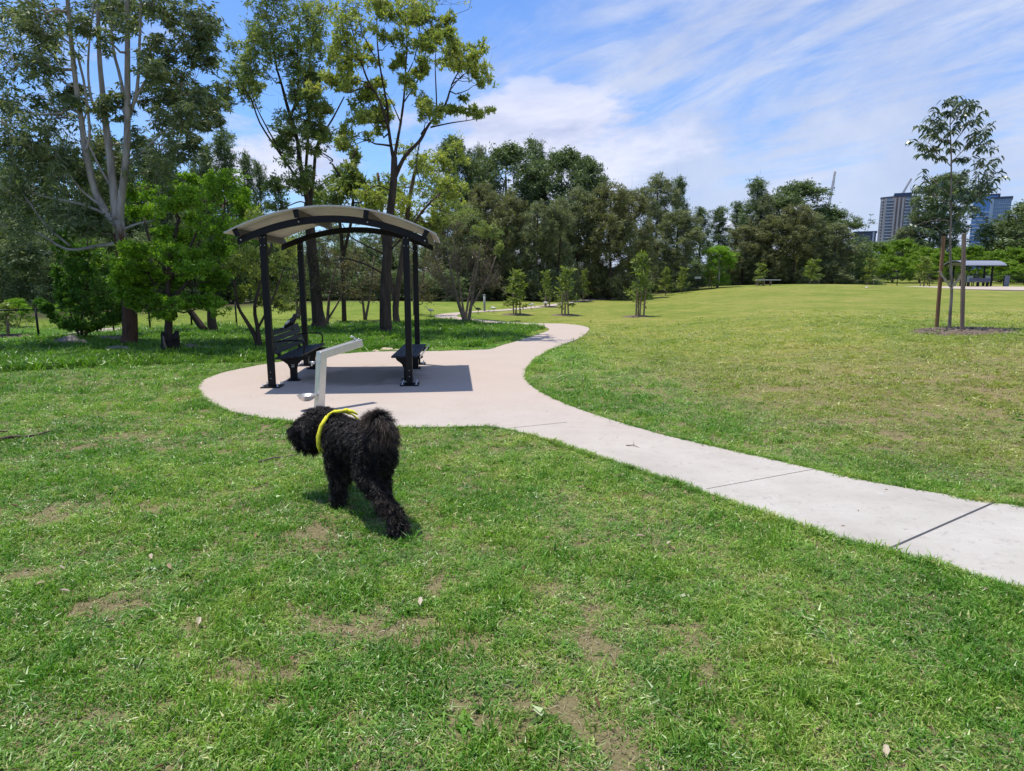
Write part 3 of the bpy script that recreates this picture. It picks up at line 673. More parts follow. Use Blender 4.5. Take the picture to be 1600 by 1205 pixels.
def tall_gum6():
    b = gp(603, 523); Y = b.y
    T = Tree('gum_tree', 'tall spreading gum with olive yellow leaf heads on long bare dark limbs behind the shelter', 'tree', b, [M_bark_dark], M_gum_y, 'tall gums')
    T.flare(rad(19, Y)); T.stem(P(Y, (603, 523), (602, 460), (605, 400), (609, 340), (615, 285), (616, 245)), rad(20, Y), rad(9, Y), 10)
    for pts, w0, w1 in ([[(616, 255), (611, 228), (607, 198), (605, 165), (598, 129), (592, 91), (589, 55), (589, 10)], 8, 2], [[(616, 250), (620, 225), (626, 192), (631, 154), (634, 104), (636, 66), (631, 10)], 8, 2],
                        [[(612, 290), (631, 247), (656, 220), (670, 195), (695, 165), (706, 132), (719, 108)], 10, 2.5], [[(680, 182), (682, 160), (681, 132), (680, 93), (684, 60)], 4, 1.5], [[(673, 199), (706, 192), (739, 187), (756, 180)], 3.5, 1],
                        [[(607, 200), (593, 157), (574, 124), (560, 82), (549, 41), (545, 15)], 6, 2], [[(626, 192), (612, 160), (600, 140)], 3, 1.2], [[(631, 160), (650, 130), (662, 100), (668, 60)], 3, 1.2], [[(634, 120), (648, 90), (655, 50), (656, 20)], 3, 1.2], [[(592, 100), (575, 70), (562, 40), (560, 15)], 3, 1.2],
                        [[(574, 130), (545, 118), (528, 105)], 3, 1.2], [[(704, 140), (722, 118), (742, 108)], 2.5, 1], [[(606, 400), (575, 385), (548, 370), (535, 350)], 5, 2], [[(603, 430), (575, 415), (545, 405), (520, 408)], 5, 2], [[(606, 395), (625, 375), (640, 350), (655, 330)], 5, 2], [[(656, 222), (650, 260), (660, 290)], 3, 1.5], [[(613, 300), (590, 290), (570, 300)], 3, 1.5]):
        T.stem([W(a, c, Y + .25 * math.sin(i * 1.7 + a)) for i, (a, c) in enumerate(pts)], rad(w0 * .75, Y), rad(w1 * .65, Y), 6)
    cl = [(560, 8, 36, 12), (600, 6, 24, 12), (640, 8, 36, 12), (655, 22, 16, 12), (612, 24, 16, 10), (560, 45, 20, 15), (540, 60, 14, 16), (522, 98, 20, 14), (545, 112, 20, 12), (572, 96, 16, 10), (518, 124, 16, 10), (552, 130, 18, 10), (612, 66, 14, 10), (688, 36, 11, 9), (676, 62, 14, 12), (700, 74, 22, 11),
          (724, 78, 20, 12), (740, 90, 12, 14), (712, 100, 20, 8), (744, 116, 8, 9), (662, 76, 10, 8), (572, 162, 16, 11), (592, 172, 16, 11), (570, 186, 16, 9), (600, 190, 10, 9), (660, 164, 14, 10), (674, 172, 11, 8), (548, 212, 15, 9), (532, 226, 13, 9), (712, 172, 16, 6), (745, 178, 13, 5), (576, 145, 12, 8),
          (660, 108, 9, 6), (640, 130, 9, 6), (600, -18, 60, 16), (700, 55, 10, 7), (620, 100, 9, 7), (590, 130, 12, 8)]
    pxclumps(T, Y, cl, dep=.9, dens=1.15, jit=.85, rs=1.0, parts=5, n=17, L=.098, asp=.36, droop=.0, twigs=12, tr=.005, bare=5, fill=.26)
    T.done()
tall_gum6()


def mid_tree():
    b = gp(621, 508); Y = b.y
    T = Tree('gum_tree', 'leaning multi stemmed gum with yellow green crown behind the right end of the shelter roof', 'tree', b, [M_bark_brown], M_gum_y, 'mid height gums')
    T.stem(P(Y, (621, 508), (618, 480), (626, 420), (634, 360), (640, 310), (650, 260)), rad(12, Y), rad(5, Y), 8)
    T.stem(P(Y, (620, 480), (606, 420), (596, 350), (596, 316), (590, 270)), rad(8, Y), rad(4, Y), 6)
    T.stem(P(Y, (634, 370), (660, 330), (690, 300)), rad(6, Y), rad(2, Y), 6)
    cl = [(682, 242, 28, 18), (702, 262, 16, 14), (655, 262, 24, 16), (630, 288, 28, 16), (662, 300, 32, 18), (600, 282, 22, 14), (572, 302, 28, 12), (700, 290, 18, 14), (650, 330, 26, 14), (620, 320, 26, 12), (690, 325, 20, 14), (640, 355, 20, 12), (590, 315, 22, 12), (668, 352, 18, 12)]
    pxclumps(T, Y, cl, dep=1.1, dens=1.15, jit=.6, parts=4, n=18, L=.115, asp=.36, droop=.05, twigs=7, tr=.006, fill=.3, bare=3)
    T.done()
    b = gp(538, 505, 30); Y = b.y
    T = Tree('gum_tree', 'shorter thin stemmed gum with pale olive crown showing just above the shelter roof apex', 'tree', b, [M_bark_dark], M_gum_g, 'mid height gums')
    T.stem(P(Y, (538, 505), (536, 440), (534, 380), (530, 330), (538, 291), (519, 256)), rad(8, Y), rad(3, Y), 7)
    T.stem(P(Y, (536, 400), (548, 350), (552, 300), (548, 260), (556, 235)), rad(6, Y), rad(2, Y), 6)
    cl = [(530, 303, 28, 14), (508, 312, 20, 12), (550, 292, 20, 14), (548, 262, 15, 13), (525, 275, 18, 13), (565, 285, 16, 14), (530, 330, 30, 12), (490, 322, 18, 12), (560, 325, 20, 14), (552, 238, 12, 10)]
    pxclumps(T, Y, cl, dep=1.1, dens=1.1, jit=.6, parts=4, n=18, L=.13, asp=.36, droop=.1, twigs=7, tr=.007, fill=.3, bare=3)
    T.done()
mid_tree()


def wattles():
    b = gp(262, 548); Y = b.y
    T = Tree('wattle_tree', 'bright feathery green wattle with a low rounded crown beside the shelter', 'tree', b, [M_bark_dark], M_wattle, 'low wattles on the left')
    T.stem(P(Y, (262, 552), (263, 520), (264, 485), (262, 450), (268, 400), (280, 340)), rad(15, Y), rad(5, Y), 9)
    for q in ([(263, 470), (240, 440), (222, 420)], [(264, 470), (295, 440), (320, 400)], [(264, 440), (300, 380), (320, 330)], [(262, 430), (235, 380), (225, 340)]): T.stem(P(Y, *q), rad(7, Y), rad(2, Y), 6)
    cl = [(300, 300, 26, 15), (338, 300, 24, 18), (300, 345, 28, 18), (258, 360, 24, 15), (332, 350, 26, 18), (226, 395, 26, 14), (268, 400, 28, 18), (308, 395, 26, 18), (340, 392, 20, 18), (208, 440, 22, 12), (250, 436, 24, 13), (194, 456, 13, 8), (288, 436, 26, 15), (326, 436, 22, 15), (228, 420, 22, 12),
          (272, 320, 20, 12), (250, 378, 22, 12), (285, 372, 24, 14), (225, 458, 20, 8), (300, 420, 26, 14), (200, 428, 12, 7), (192, 410, 18, 14), (206, 388, 18, 14), (186, 440, 16, 14), (214, 418, 18, 14), (205, 465, 16, 8), (240, 470, 24, 12), (285, 472, 26, 12), (325, 468, 24, 12), (260, 492, 16, 6), (345, 440, 20, 14)]
    pxclumps(T, Y, cl, dep=.9, dens=1.6, n=38, L=.065, asp=.42, droop=-.15, twigs=4, tr=.006, bare=3, fill=.30)
    T.done()
    b = gp(330, 522); Y = b.y
    T = Tree('wattle_tree', 'taller yellow green wattle crown standing behind the bright low wattle', 'tree', b, [M_bark_dark], M_wattle, 'low wattles on the left')
    T.stem(P(Y, (334, 522), (330, 490), (335, 440), (345, 380), (350, 320)), rad(16, Y), rad(5, Y), 8)
    T.stem(P(Y, (322, 520), (300, 490), (278, 460), (265, 420)), rad(13, Y), rad(4, Y), 8)
    cl = [(232, 300, 26, 17), (268, 290, 20, 14), (212, 330, 18, 14), (368, 310, 24, 20), (385, 332, 18, 18), (352, 290, 22, 14), (330, 285, 20, 12), (390, 360, 20, 16), (240, 330, 24, 14), (205, 300, 12, 12), (370, 350, 22, 18), (355, 400, 22, 18), (382, 395, 20, 18), (290, 278, 14, 8)]
    pxclumps(T, Y, cl, dep=.9, dens=1.5, n=36, L=.075, asp=.42, droop=-.1, twigs=4, tr=.006, bare=3, fill=.32)
    T.done()
    b = gp(128, 531); Y = b.y
    T = Tree('wattle_tree', 'dense deep green wattle with fine stems and foliage reaching nearly to the grass', 'tree', b, [M_bark_dark], M_wattle_d, 'low wattles on the left')
    T.stem(P(Y, (128, 531), (128, 500), (132, 460), (138, 410)), rad(5, Y), rad(2, Y), 6); T.stem(P(Y, (131, 531), (145, 500), (165, 460), (175, 420)), rad(4, Y), rad(2, Y), 6); T.stem(P(Y, (126, 531), (112, 495), (104, 455)), rad(3, Y), rad(1.5, Y), 6)
    cl = [(108, 396, 12, 18), (132, 400, 22, 20), (160, 412, 24, 22), (120, 438, 26, 20), (160, 450, 28, 22), (98, 462, 13, 16), (130, 480, 28, 15), (168, 478, 22, 13), (94, 430, 11, 15), (78, 486, 15, 8), (62, 474, 6, 5), (185, 440, 15, 22), (140, 425, 24, 18), (115, 500, 14, 7), (175, 500, 14, 8), (190, 400, 12, 16), (140, 512, 22, 8), (105, 508, 16, 7), (160, 500, 22, 10), (190, 480, 12, 14)]
    pxclumps(T, Y, cl, dep=.9, dens=1.5, n=38, L=.068, asp=.42, droop=-.1, twigs=4, tr=.005, bare=2, fill=.32)
    T.done()
    b = gp(404, 546); Y = b.y
    T = Tree('shrub', 'loose olive green shrub with forked leaning dark stems behind the left shelter post', 'shrub', b, [M_bark_dark], M_gum_y)
    T.stem(P(Y, (406, 546), (396, 520), (384, 500), (372, 478), (366, 440)), rad(9, Y), rad(3, Y), 7); T.stem(P(Y, (407, 546), (402, 510), (398, 480), (410, 430), (425, 380)), rad(8, Y), rad(3, Y), 7); T.stem(P(Y, (402, 515), (425, 470), (440, 430)), rad(5, Y), rad(2, Y), 6)
    cl = [(402, 352, 26, 20), (432, 372, 22, 20), (392, 402, 22, 20), (430, 420, 24, 20), (402, 440, 24, 18), (446, 448, 18, 16), (372, 424, 20, 18), (440, 474, 16, 11), (450, 400, 18, 18), (370, 460, 16, 12), (415, 470, 18, 10)]
    pxclumps(T, Y, cl, dep=.7, dens=1.2, n=22, L=.07, asp=.36, droop=0, twigs=7, tr=.005, bare=5, fill=.32)
    T.done()
wattles()


def thickets():
    def tk(base, label, stems, cl, leaf, Yf=None, **kw):
        b = gp(*base); Y = b.y; T = Tree('shrub', label, 'shrub', b, [M_twig], leaf, 'scrubby shrubs behind the shelter')
        for q, w0 in stems: T.stem(P(Y, *q), rad(w0, Y), rad(1.6, Y), 6)
        a = dict(dep=.8, dens=.8, n=15, L=.09, asp=.3, droop=0, twigs=6, tr=.005, bare=12, fill=.4); a.update(kw)
        pxclumps(T, Y, cl, **a); T.done()
    tk((510, 515), 'bare twigged shrub with forked stems seen under the middle of the shelter roof', [([(510, 515), (502, 480), (492, 440), (485, 400)], 6), ([(511, 515), (514, 470), (522, 430), (530, 400)], 6), ([(512, 500), (530, 470), (545, 440)], 4)],
       [(488, 400, 18, 22), (515, 400, 20, 24), (540, 420, 18, 22), (500, 440, 20, 18), (530, 450, 18, 14)], M_thick)
    tk((728, 509), 'leaning two stemmed shrub of pinkish bare twigs right of the shelter', [([(729, 509), (716, 472), (706, 432), (698, 392)], 8), ([(731, 509), (738, 465), (745, 420), (752, 380)], 7), ([(712, 460), (690, 430), (678, 400)], 3), ([(735, 480), (760, 440), (775, 400)], 4)],
       [(690, 390, 22, 26), (712, 400, 20, 28), (735, 405, 22, 26), (760, 415, 20, 24), (682, 430, 20, 20), (700, 450, 20, 14), (745, 445, 20, 14), (772, 440, 12, 14), (700, 360, 20, 16)], M_thick, n=5, bare=30)
    tk((727, 500), 'soft green shrub crown tangled above the bare pinkish twigs', [([(727, 500), (735, 450), (745, 400)], 5), ([(727, 500), (715, 430), (708, 370)], 4)],
       [(775, 368, 15, 10), (748, 362, 18, 11), (722, 338, 22, 14), (685, 348, 22, 16), (745, 390, 14, 10), (780, 385, 8, 8), (710, 318, 14, 10)], M_gum_g, n=24, bare=3)
    tk((570, 500), 'brown tangled shrub between the two dark trunks under the roof', [([(570, 500), (565, 460), (555, 420)], 5), ([(571, 500), (580, 450), (585, 400)], 5)],
       [(560, 400, 20, 24), (585, 420, 18, 24), (570, 440, 22, 18), (555, 460, 18, 10)], M_thick)
    tk((648, 492), 'brown tangled shrub between the right hand shelter posts', [([(648, 492), (645, 450), (640, 410)], 5), ([(649, 492), (660, 440), (668, 390)], 5)],
       [(640, 400, 20, 26), (668, 400, 18, 26), (650, 440, 24, 18), (680, 420, 16, 20), (665, 465, 18, 8)], M_thick)
    tk((465, 498), 'dim olive shrub behind the left bench', [([(465, 498), (462, 450), (455, 400)], 6), ([(466, 498), (475, 440), (480, 380)], 6)],
       [(455, 380, 20, 26), (480, 360, 20, 22), (465, 420, 22, 22), (450, 450, 20, 16), (480, 460, 20, 12)], M_gum_g, n=16)
thickets()


# --- forest trees: a few prototypes, then copies with their own place and size
def proto(kind, seed, leaf, bark, Hh=10.0):
    global rng
    rng = np.random.default_rng(seed)
    T = Tree(kind, 'x', 'tree', (0, 0, 0), [bark], leaf)
    if kind == 'she_oak_tree':
        T.stem([(0, 0, 0), (.1, 0, 3), (-.1, .1, 6), (.05, 0, 9.6)], .17, .03, 7)
        for i in range(74):
            z = .5 + 9.1 * (i / 73); wr = 1.85 * (1 - .80 * max(0, (z - 6.5) / 3.2) ** 2.2) * math.sqrt(rng.uniform(.15, 1.15)); a = rng.uniform(0, 6.283)
            T.clump((wr * math.cos(a), wr * math.sin(a), z), (.6, .6, .75), subs=12, n=30, L=.30, asp=.17, droop=rng.uniform(-.75, .1), twigs=3, tr=.014, bare=3, fill=.38)
    elif kind == 'conifer_tree':
        T.stem([(0, 0, 0), (0, 0, 4), (.05, 0, 7), (0, 0, 10)], .16, .02, 7)
        for i in range(70):
            z = .8 + 9.1 * i / 69; wr = (1.6 - 1.3 * (z / 10) ** 1.8) * rng.uniform(.4, 1.15); a = rng.uniform(0, 6.283)
            T.clump((wr * math.cos(a), wr * math.sin(a), z + .3), (.55, .55, .5), subs=9, n=26, L=.24, asp=.2, droop=-.35, twigs=2, tr=.012, bare=1, fill=.5)
    elif kind == 'forest_gum_tree':
        T.stem([(0, 0, 0), (.2, 0, 3), (0, .1, 5.5), (.1, 0, 8)], .2, .06, 8)
        for a in (0, 2.1, 4.2): T.stem([(.1, 0, 4), (1.0 * math.cos(a), 1.0 * math.sin(a), 6), (1.7 * math.cos(a + .3), 1.7 * math.sin(a + .3), 8)], .09, .03, 6)
        for i in range(46):
            th = rng.uniform(0, 6.283); ph = rng.uniform(-.5, 1.5); r = 2.1 * rng.uniform(.5, 1.05)
            T.clump((r * math.cos(th) * math.cos(ph), r * math.sin(th) * math.cos(ph), 7.1 + 2.4 * math.sin(ph)), (.75, .75, .6), subs=15, n=26, L=.20, asp=.34, droop=.1, twigs=3, tr=.015, fill=.42)
        for i in range(30):
            a = rng.uniform(0, 6.283); q_ = rng.uniform(.6, 1.7); T.clump((q_ * math.cos(a), q_ * math.sin(a), rng.uniform(.8, 6.2)), (.8, .8, .7), subs=8, n=44, L=.22, asp=.3, twigs=2, tr=.012)
    elif kind == 'understorey_tree':
        T.stem([(0, 0, 0), (.2, 0, 2), (.3, .2, 5)], .15, .04, 6); T.stem([(0, 0, 0), (-.6, .3, 2.5), (-1, .2, 5)], .1, .03, 6)
        for i in range(78):
            a = rng.uniform(0, 6.283); r = 2.6 * math.sqrt(rng.uniform()); z = rng.uniform(.2, 9.4) * (1 - .3 * r / 2.6)
            T.clump((r * math.cos(a), r * math.sin(a), z), (.95, .95, .9), subs=7, n=40, L=.26, asp=.34, droop=.1, twigs=1, tr=.012, bare=1, fill=.5)
    elif kind == 'bush':
        for a in (0, 1.6, 3.1, 4.7): T.stem([(0, 0, 0), (.8 * math.cos(a), .8 * math.sin(a), 3), (2 * math.cos(a), 2 * math.sin(a), 6)], .1, .03, 5)
        for i in range(44):
            th = rng.uniform(0, 6.283); ph = rng.uniform(-.1, 1.5); r = rng.uniform(.7, 1.0)
            T.clump((3.6 * r * math.cos(th) * math.cos(ph), 3.6 * r * math.sin(th) * math.cos(ph), 4.2 + 5.2 * r * math.sin(ph) - 2.2 * (1 - math.sin(ph)) * rng.uniform(0, 1)), (1.1, 1.1, .8), subs=6, n=38, L=.34, asp=.42, droop=-.1, twigs=1, tr=.012, fill=.45)
    elif kind == 'bare_tree':
        T.stem([(0, 0, 0), (.05, 0, 4), (0, 0, 7)], .09, .05, 6)
        for i in range(11):
            a = rng.uniform(0, 6.283); r = rng.uniform(.8, 2.4); T.clump((r * math.cos(a), r * math.sin(a), rng.uniform(7.6, 9.7)), (.5, .5, .18), subs=4, n=8, L=.22, asp=.3, twigs=4, tr=.02, bare=3)
    elif kind == 'sapling':
        T.stem([(0, 0, 0), (.1, 0, 4), (0, .1, 9.5)], .12, .03, 6)
        for i in range(26):
            z = 2.0 + 7.8 * i / 25; wr = 1.7 * (1 - .75 * max(0, (z - 4) / 6)) * rng.uniform(.2, 1); a = rng.uniform(0, 6.283)
            T.clump((wr * math.cos(a), wr * math.sin(a), z), (.7, .7, .6), subs=4, n=7, L=.75, asp=.26, droop=-.1, twigs=3, tr=.02, fill=.6)
    o = T.done(); return o, kids(o)


PROTOS = {}
def place(kind, mats, x, y, hgt, wid, label, cat='tree', group=None, variants=3, sink=0.0, name=None):
    key = (kind, mats[0].name, int(rng.integers(0, variants)))
    if key not in PROTOS:
        keep = rng
        PROTOS[key] = proto(kind, abs(hash(kind + mats[0].name)) % 1000 * 0 + sum(map(ord, kind + mats[0].name)) + key[2] * 17, *mats) + (False,)
        globals()['rng'] = keep
    o, ch, used = PROTOS[key]
    if used: o = copy_tree(o, ch)
    else: PROTOS[key] = (o, ch, True)
    o.name = name or kind; o.location = (x, y, tz(x, y) - sink); o.rotation_euler = (0, 0, rng.uniform(0, 6.283)); o.scale = (wid, wid, hgt / 10)
    o['label'] = label; o['category'] = cat
    if group: o['group'] = group
    return o
def at_px(px, top, Y, **k):
    """place a tree so that its top shows at the given pixel"""
    t = W(px, top, Y); z = tz(t.x, Y); return t.x, Y, t.z - z
def put(kind, mats, px, top, wpx, Y, label, base_w=4.4, **kw):
    x, y, h = at_px(px, top, Y); wm = wpx / ppm(Y); return place(kind, mats, x, y, h, wm / base_w, label, **kw)
SO, SB, CN, FG, US = ('she_oak_tree', (M_cas, M_bark_dark)), ('she_oak_tree', (M_cas_b, M_bark_dark)), ('conifer_tree', (M_dark, M_bark_dark)), ('forest_gum_tree', (M_dark, M_bark_pale)), ('understorey_tree', (M_dark, M_bark_dark))
G1 = 'tree wall behind the lawn'
FOREST = [
    (FG, 712, 216, 62, 50, 'thin crowned gum peeping above the yellow green crown right of the roof'), (SO, 747, 232, 50, 52, 'dark narrow she-oak second from the left on the treeline'),
    (FG, 792, 228, 92, 50, 'broad rounded gum crown standing tallest at the left of the treeline'), (CN, 836, 228, 54, 54, 'pointed dark tree top between two rounded gum crowns'),
    (FG, 880, 235, 84, 50, 'rounded gum crown with light leaf heads, left half of a joined pair'), (FG, 918, 246, 66, 48, 'gum crown sloping down to the right, right half of a joined pair'),
    (SB, 758, 290, 66, 43, 'brown tinged she-oak in front, nearest the pink twigged shrub'), (SB, 800, 300, 62, 42, 'second brown she-oak of the front row'), (SO, 840, 318, 58, 41, 'grey green she-oak in front of the pointed dark top'), (SO, 874, 312, 58, 41, 'grey green she-oak in front of the joined gum pair'),
    (SO, 905, 296, 70, 45, 'dark she-oak with dense base below the sloping gum crown'), (SB, 955, 290, 72, 44, 'she-oak with level brown top between taller neighbours'), (SB, 988, 298, 66, 46, 'olive brown she-oak left of the tall feathery one'),
    (SO, 1028, 276, 66, 47, 'tall feathery she-oak at the middle of the treeline'), (CN, 1062, 286, 38, 49, 'slim pointed tree just right of the tall feathery she-oak'), (SO, 1060, 330, 72, 43, 'grey brown she-oak bending over the small tree guards'),
    (CN, 1096, 330, 38, 62, 'left of the small distant spires in the dip of the treeline'), (CN, 1125, 330, 42, 64, 'middle of the small distant spires in the dip of the treeline'), (CN, 1152, 322, 36, 66, 'right of the small distant spires in the dip of the treeline'),
    (CN, 1184, 287, 50, 58, 'tall pointed tree rising alone right of the dip'), (SO, 1198, 306, 46, 57, 'narrow she-oak touching the tall pointed tree'), (FG, 1250, 286, 92, 60, 'domed umbrella shaped gum crown highest on the right part'),
    (SB, 1165, 352, 52, 55, 'low brown she-oak under the tall pointed tree'), (SB, 1206, 338, 56, 54, 'left one of the brown she-oaks below the umbrella gum'), (SB, 1246, 322, 58, 53, 'middle one of the brown she-oaks below the umbrella gum'), (SO, 1272, 336, 52, 54, 'right one of the she-oaks below the umbrella gum'), (FG, 1300, 328, 70, 60, 'lower gum right of the umbrella shaped crown'),
    (SO, 1308, 350, 56, 54, 'dark she-oak at the right end of the front row'), (US, 1328, 352, 60, 58, 'dark leafy tree at the right end of the treeline'),
    (FG, 1484, 272, 76, 64, 'dark gum showing behind the young staked gum'), (SO, 1455, 330, 70, 66, 'low she-oak between the apartment tower and the young gum'), (US, 1425, 352, 70, 68, 'scrubby dark tree in front of the apartment tower'),
    (SO, 1600, 322, 56, 62, 'dark she-oak at the right edge hiding the blue tower foot'), (US, 1572, 366, 60, 66, 'dark leafy tree left of the one at the right edge'), (US, 1625, 300, 90, 60, 'big dark tree cut by the right edge of the view'),
    (CN, 348, 216, 56, 34, 'blue green pointed tree top in the gap left of the tall gums'), (CN, 384, 250, 34, 36, 'small pointed tree top next to the blue green one'), (CN, 404, 262, 30, 38, 'thin pointed tree top nearest the tall gum trunk'), (CN, 318, 236, 50, 33, 'dark pointed tree top half hidden by the pale gum')]
for (kd, px, top, wp, Yd, lab) in FOREST:
    Yd = Yd + 34 if px > 1400 else (Yd + 12 if px > 1010 else Yd + 2)
    put(kd[0], kd[1], px, top, wp * 1.12, Yd, lab, group=G1 if px > 690 else 'pointed trees on the left', base_w=4.2 if kd[0] != 'conifer_tree' else 3.0)
# dark woods on the left and behind
LW = [(-40, 150, 34), (30, 155, 36), (95, 135, 33), (150, 175, 37), (205, 150, 34), (262, 180, 36), (305, 250, 33), (10, 300, 29), (75, 320, 28), (140, 330, 29), (230, 330, 30), (300, 330, 31), (370, 330, 33), (425, 330, 36), (-90, 200, 31)]
side = ['at the far left edge', 'behind the long left limb of the pale gum', 'left of the pale gum stems', 'straight behind the pale gum stems', 'right of the pale gum stems', 'behind the tall wattle crown', 'left of the pointed tops', 'low at the left edge above the fence', 'low behind the fence post',
        'low behind the deep green wattle', 'low behind the bright wattle', 'low behind the leaning trunks', 'low behind the left shelter post', 'low between the left shelter posts', 'outermost on the left']
for (px, top, Yd), sd in zip(LW, side):
    put(US[0], US[1], px, top, 88 if Yd > 31 else 76, Yd + 4, 'shadowy leafy tree ' + sd, group='shadowy wood on the left', base_w=5.2)
LM = [(470, 345, 44, US), (520, 352, 46, SO), (565, 345, 44, US), (612, 350, 46, SB), (655, 345, 44, US), (700, 335, 46, SB), (735, 322, 44, SO), (495, 400, 40, US), (590, 405, 41, US), (680, 405, 41, US)]
sd2 = ['between the left shelter posts', 'left of the roof middle', 'at the roof middle', 'behind the brown trunk', 'behind the right shelter posts', 'just right of the shelter', 'behind the pink twigs', 'low left under the roof', 'low middle under the roof', 'low right under the roof']
for (px, top, Yd, kd), sd in zip(LM, sd2):
    put(kd[0], kd[1], px, top, 80, Yd, 'dull far wood tree ' + sd, group='far wood behind the shelter', base_w=5.0)
# low dark growth along the foot of the tree wall
FT = [(775, 400, 39), (825, 405, 40), (875, 400, 41), (925, 400, 43), (975, 400, 46), (1020, 400, 48), (1075, 400, 52), (1130, 385, 60), (1170, 400, 62), (1225, 395, 62), (1275, 395, 62), (1320, 390, 64)]
for i, (px, top, Yd) in enumerate(FT):
    put(US[0], US[1], px, top, 74, Yd + (18 if px > 1000 else 6), ['dark undergrowth tree behind the ' + s for s in
        ('first staked sapling by the path', 'gap after the first staked sapling', 'pair of saplings beside the path', 'leaning saplings past the path', 'lone thin sapling', 'big staked sapling on the slope', 'two saplings on the ridge', 'round green tree', 'left of the white bench', 'white bench end', 'ridge sapling right of the bench', 'right ridge end')][i], group='undergrowth of the tree wall', base_w=5.2)
# bright bushes on the right
BU = [(1345, 392, 60, 84), (1378, 378, 62, 90), (1412, 372, 64, 92), (1450, 385, 60, 88), (1398, 400, 60, 80), (1350, 408, 40, 78), (1440, 405, 56, 80), (1478, 392, 56, 84), (1500, 385, 50, 90), (1525, 382, 56, 88), (1555, 390, 56, 86), (1590, 385, 60, 84), (1625, 380, 70, 84), (1575, 408, 60, 80)]
for i, (px, top, wp, Yd) in enumerate(BU):
    x, y, h = at_px(px, top, Yd)
    place('bush', (M_bush, M_bark_brown), x, y, max(2.2, h) / .98, wp / ppm(Yd) / 8.0, 'lime green bush beyond the right lawn, ' + ['leftmost of the back line', 'behind the leftmost one', 'tallest of them in front of the apartment tower', 'right of the tallest', 'in front of the tallest', 'small one at the left end by the fence', 'low one in front by the fence',
        'just left of the short stake', 'between the two stakes', 'above the left end of the far shelter roof', 'above the middle of the far shelter roof', 'above the right end of the far shelter roof', 'cut by the right edge', 'right of the far shelter'][i], 'bush', 'lime green bushes', 2)
put('bare_tree', (M_cas, M_bark_dark), 1352, 330, 34, 110, 'tall thin almost bare tree left of the apartment tower', base_w=4.6)
put('forest_gum_tree', (M_wattle, M_bark_pale), 1124, 384, 50, 54, 'round bright green tree standing alone on the ridge', base_w=4.6)


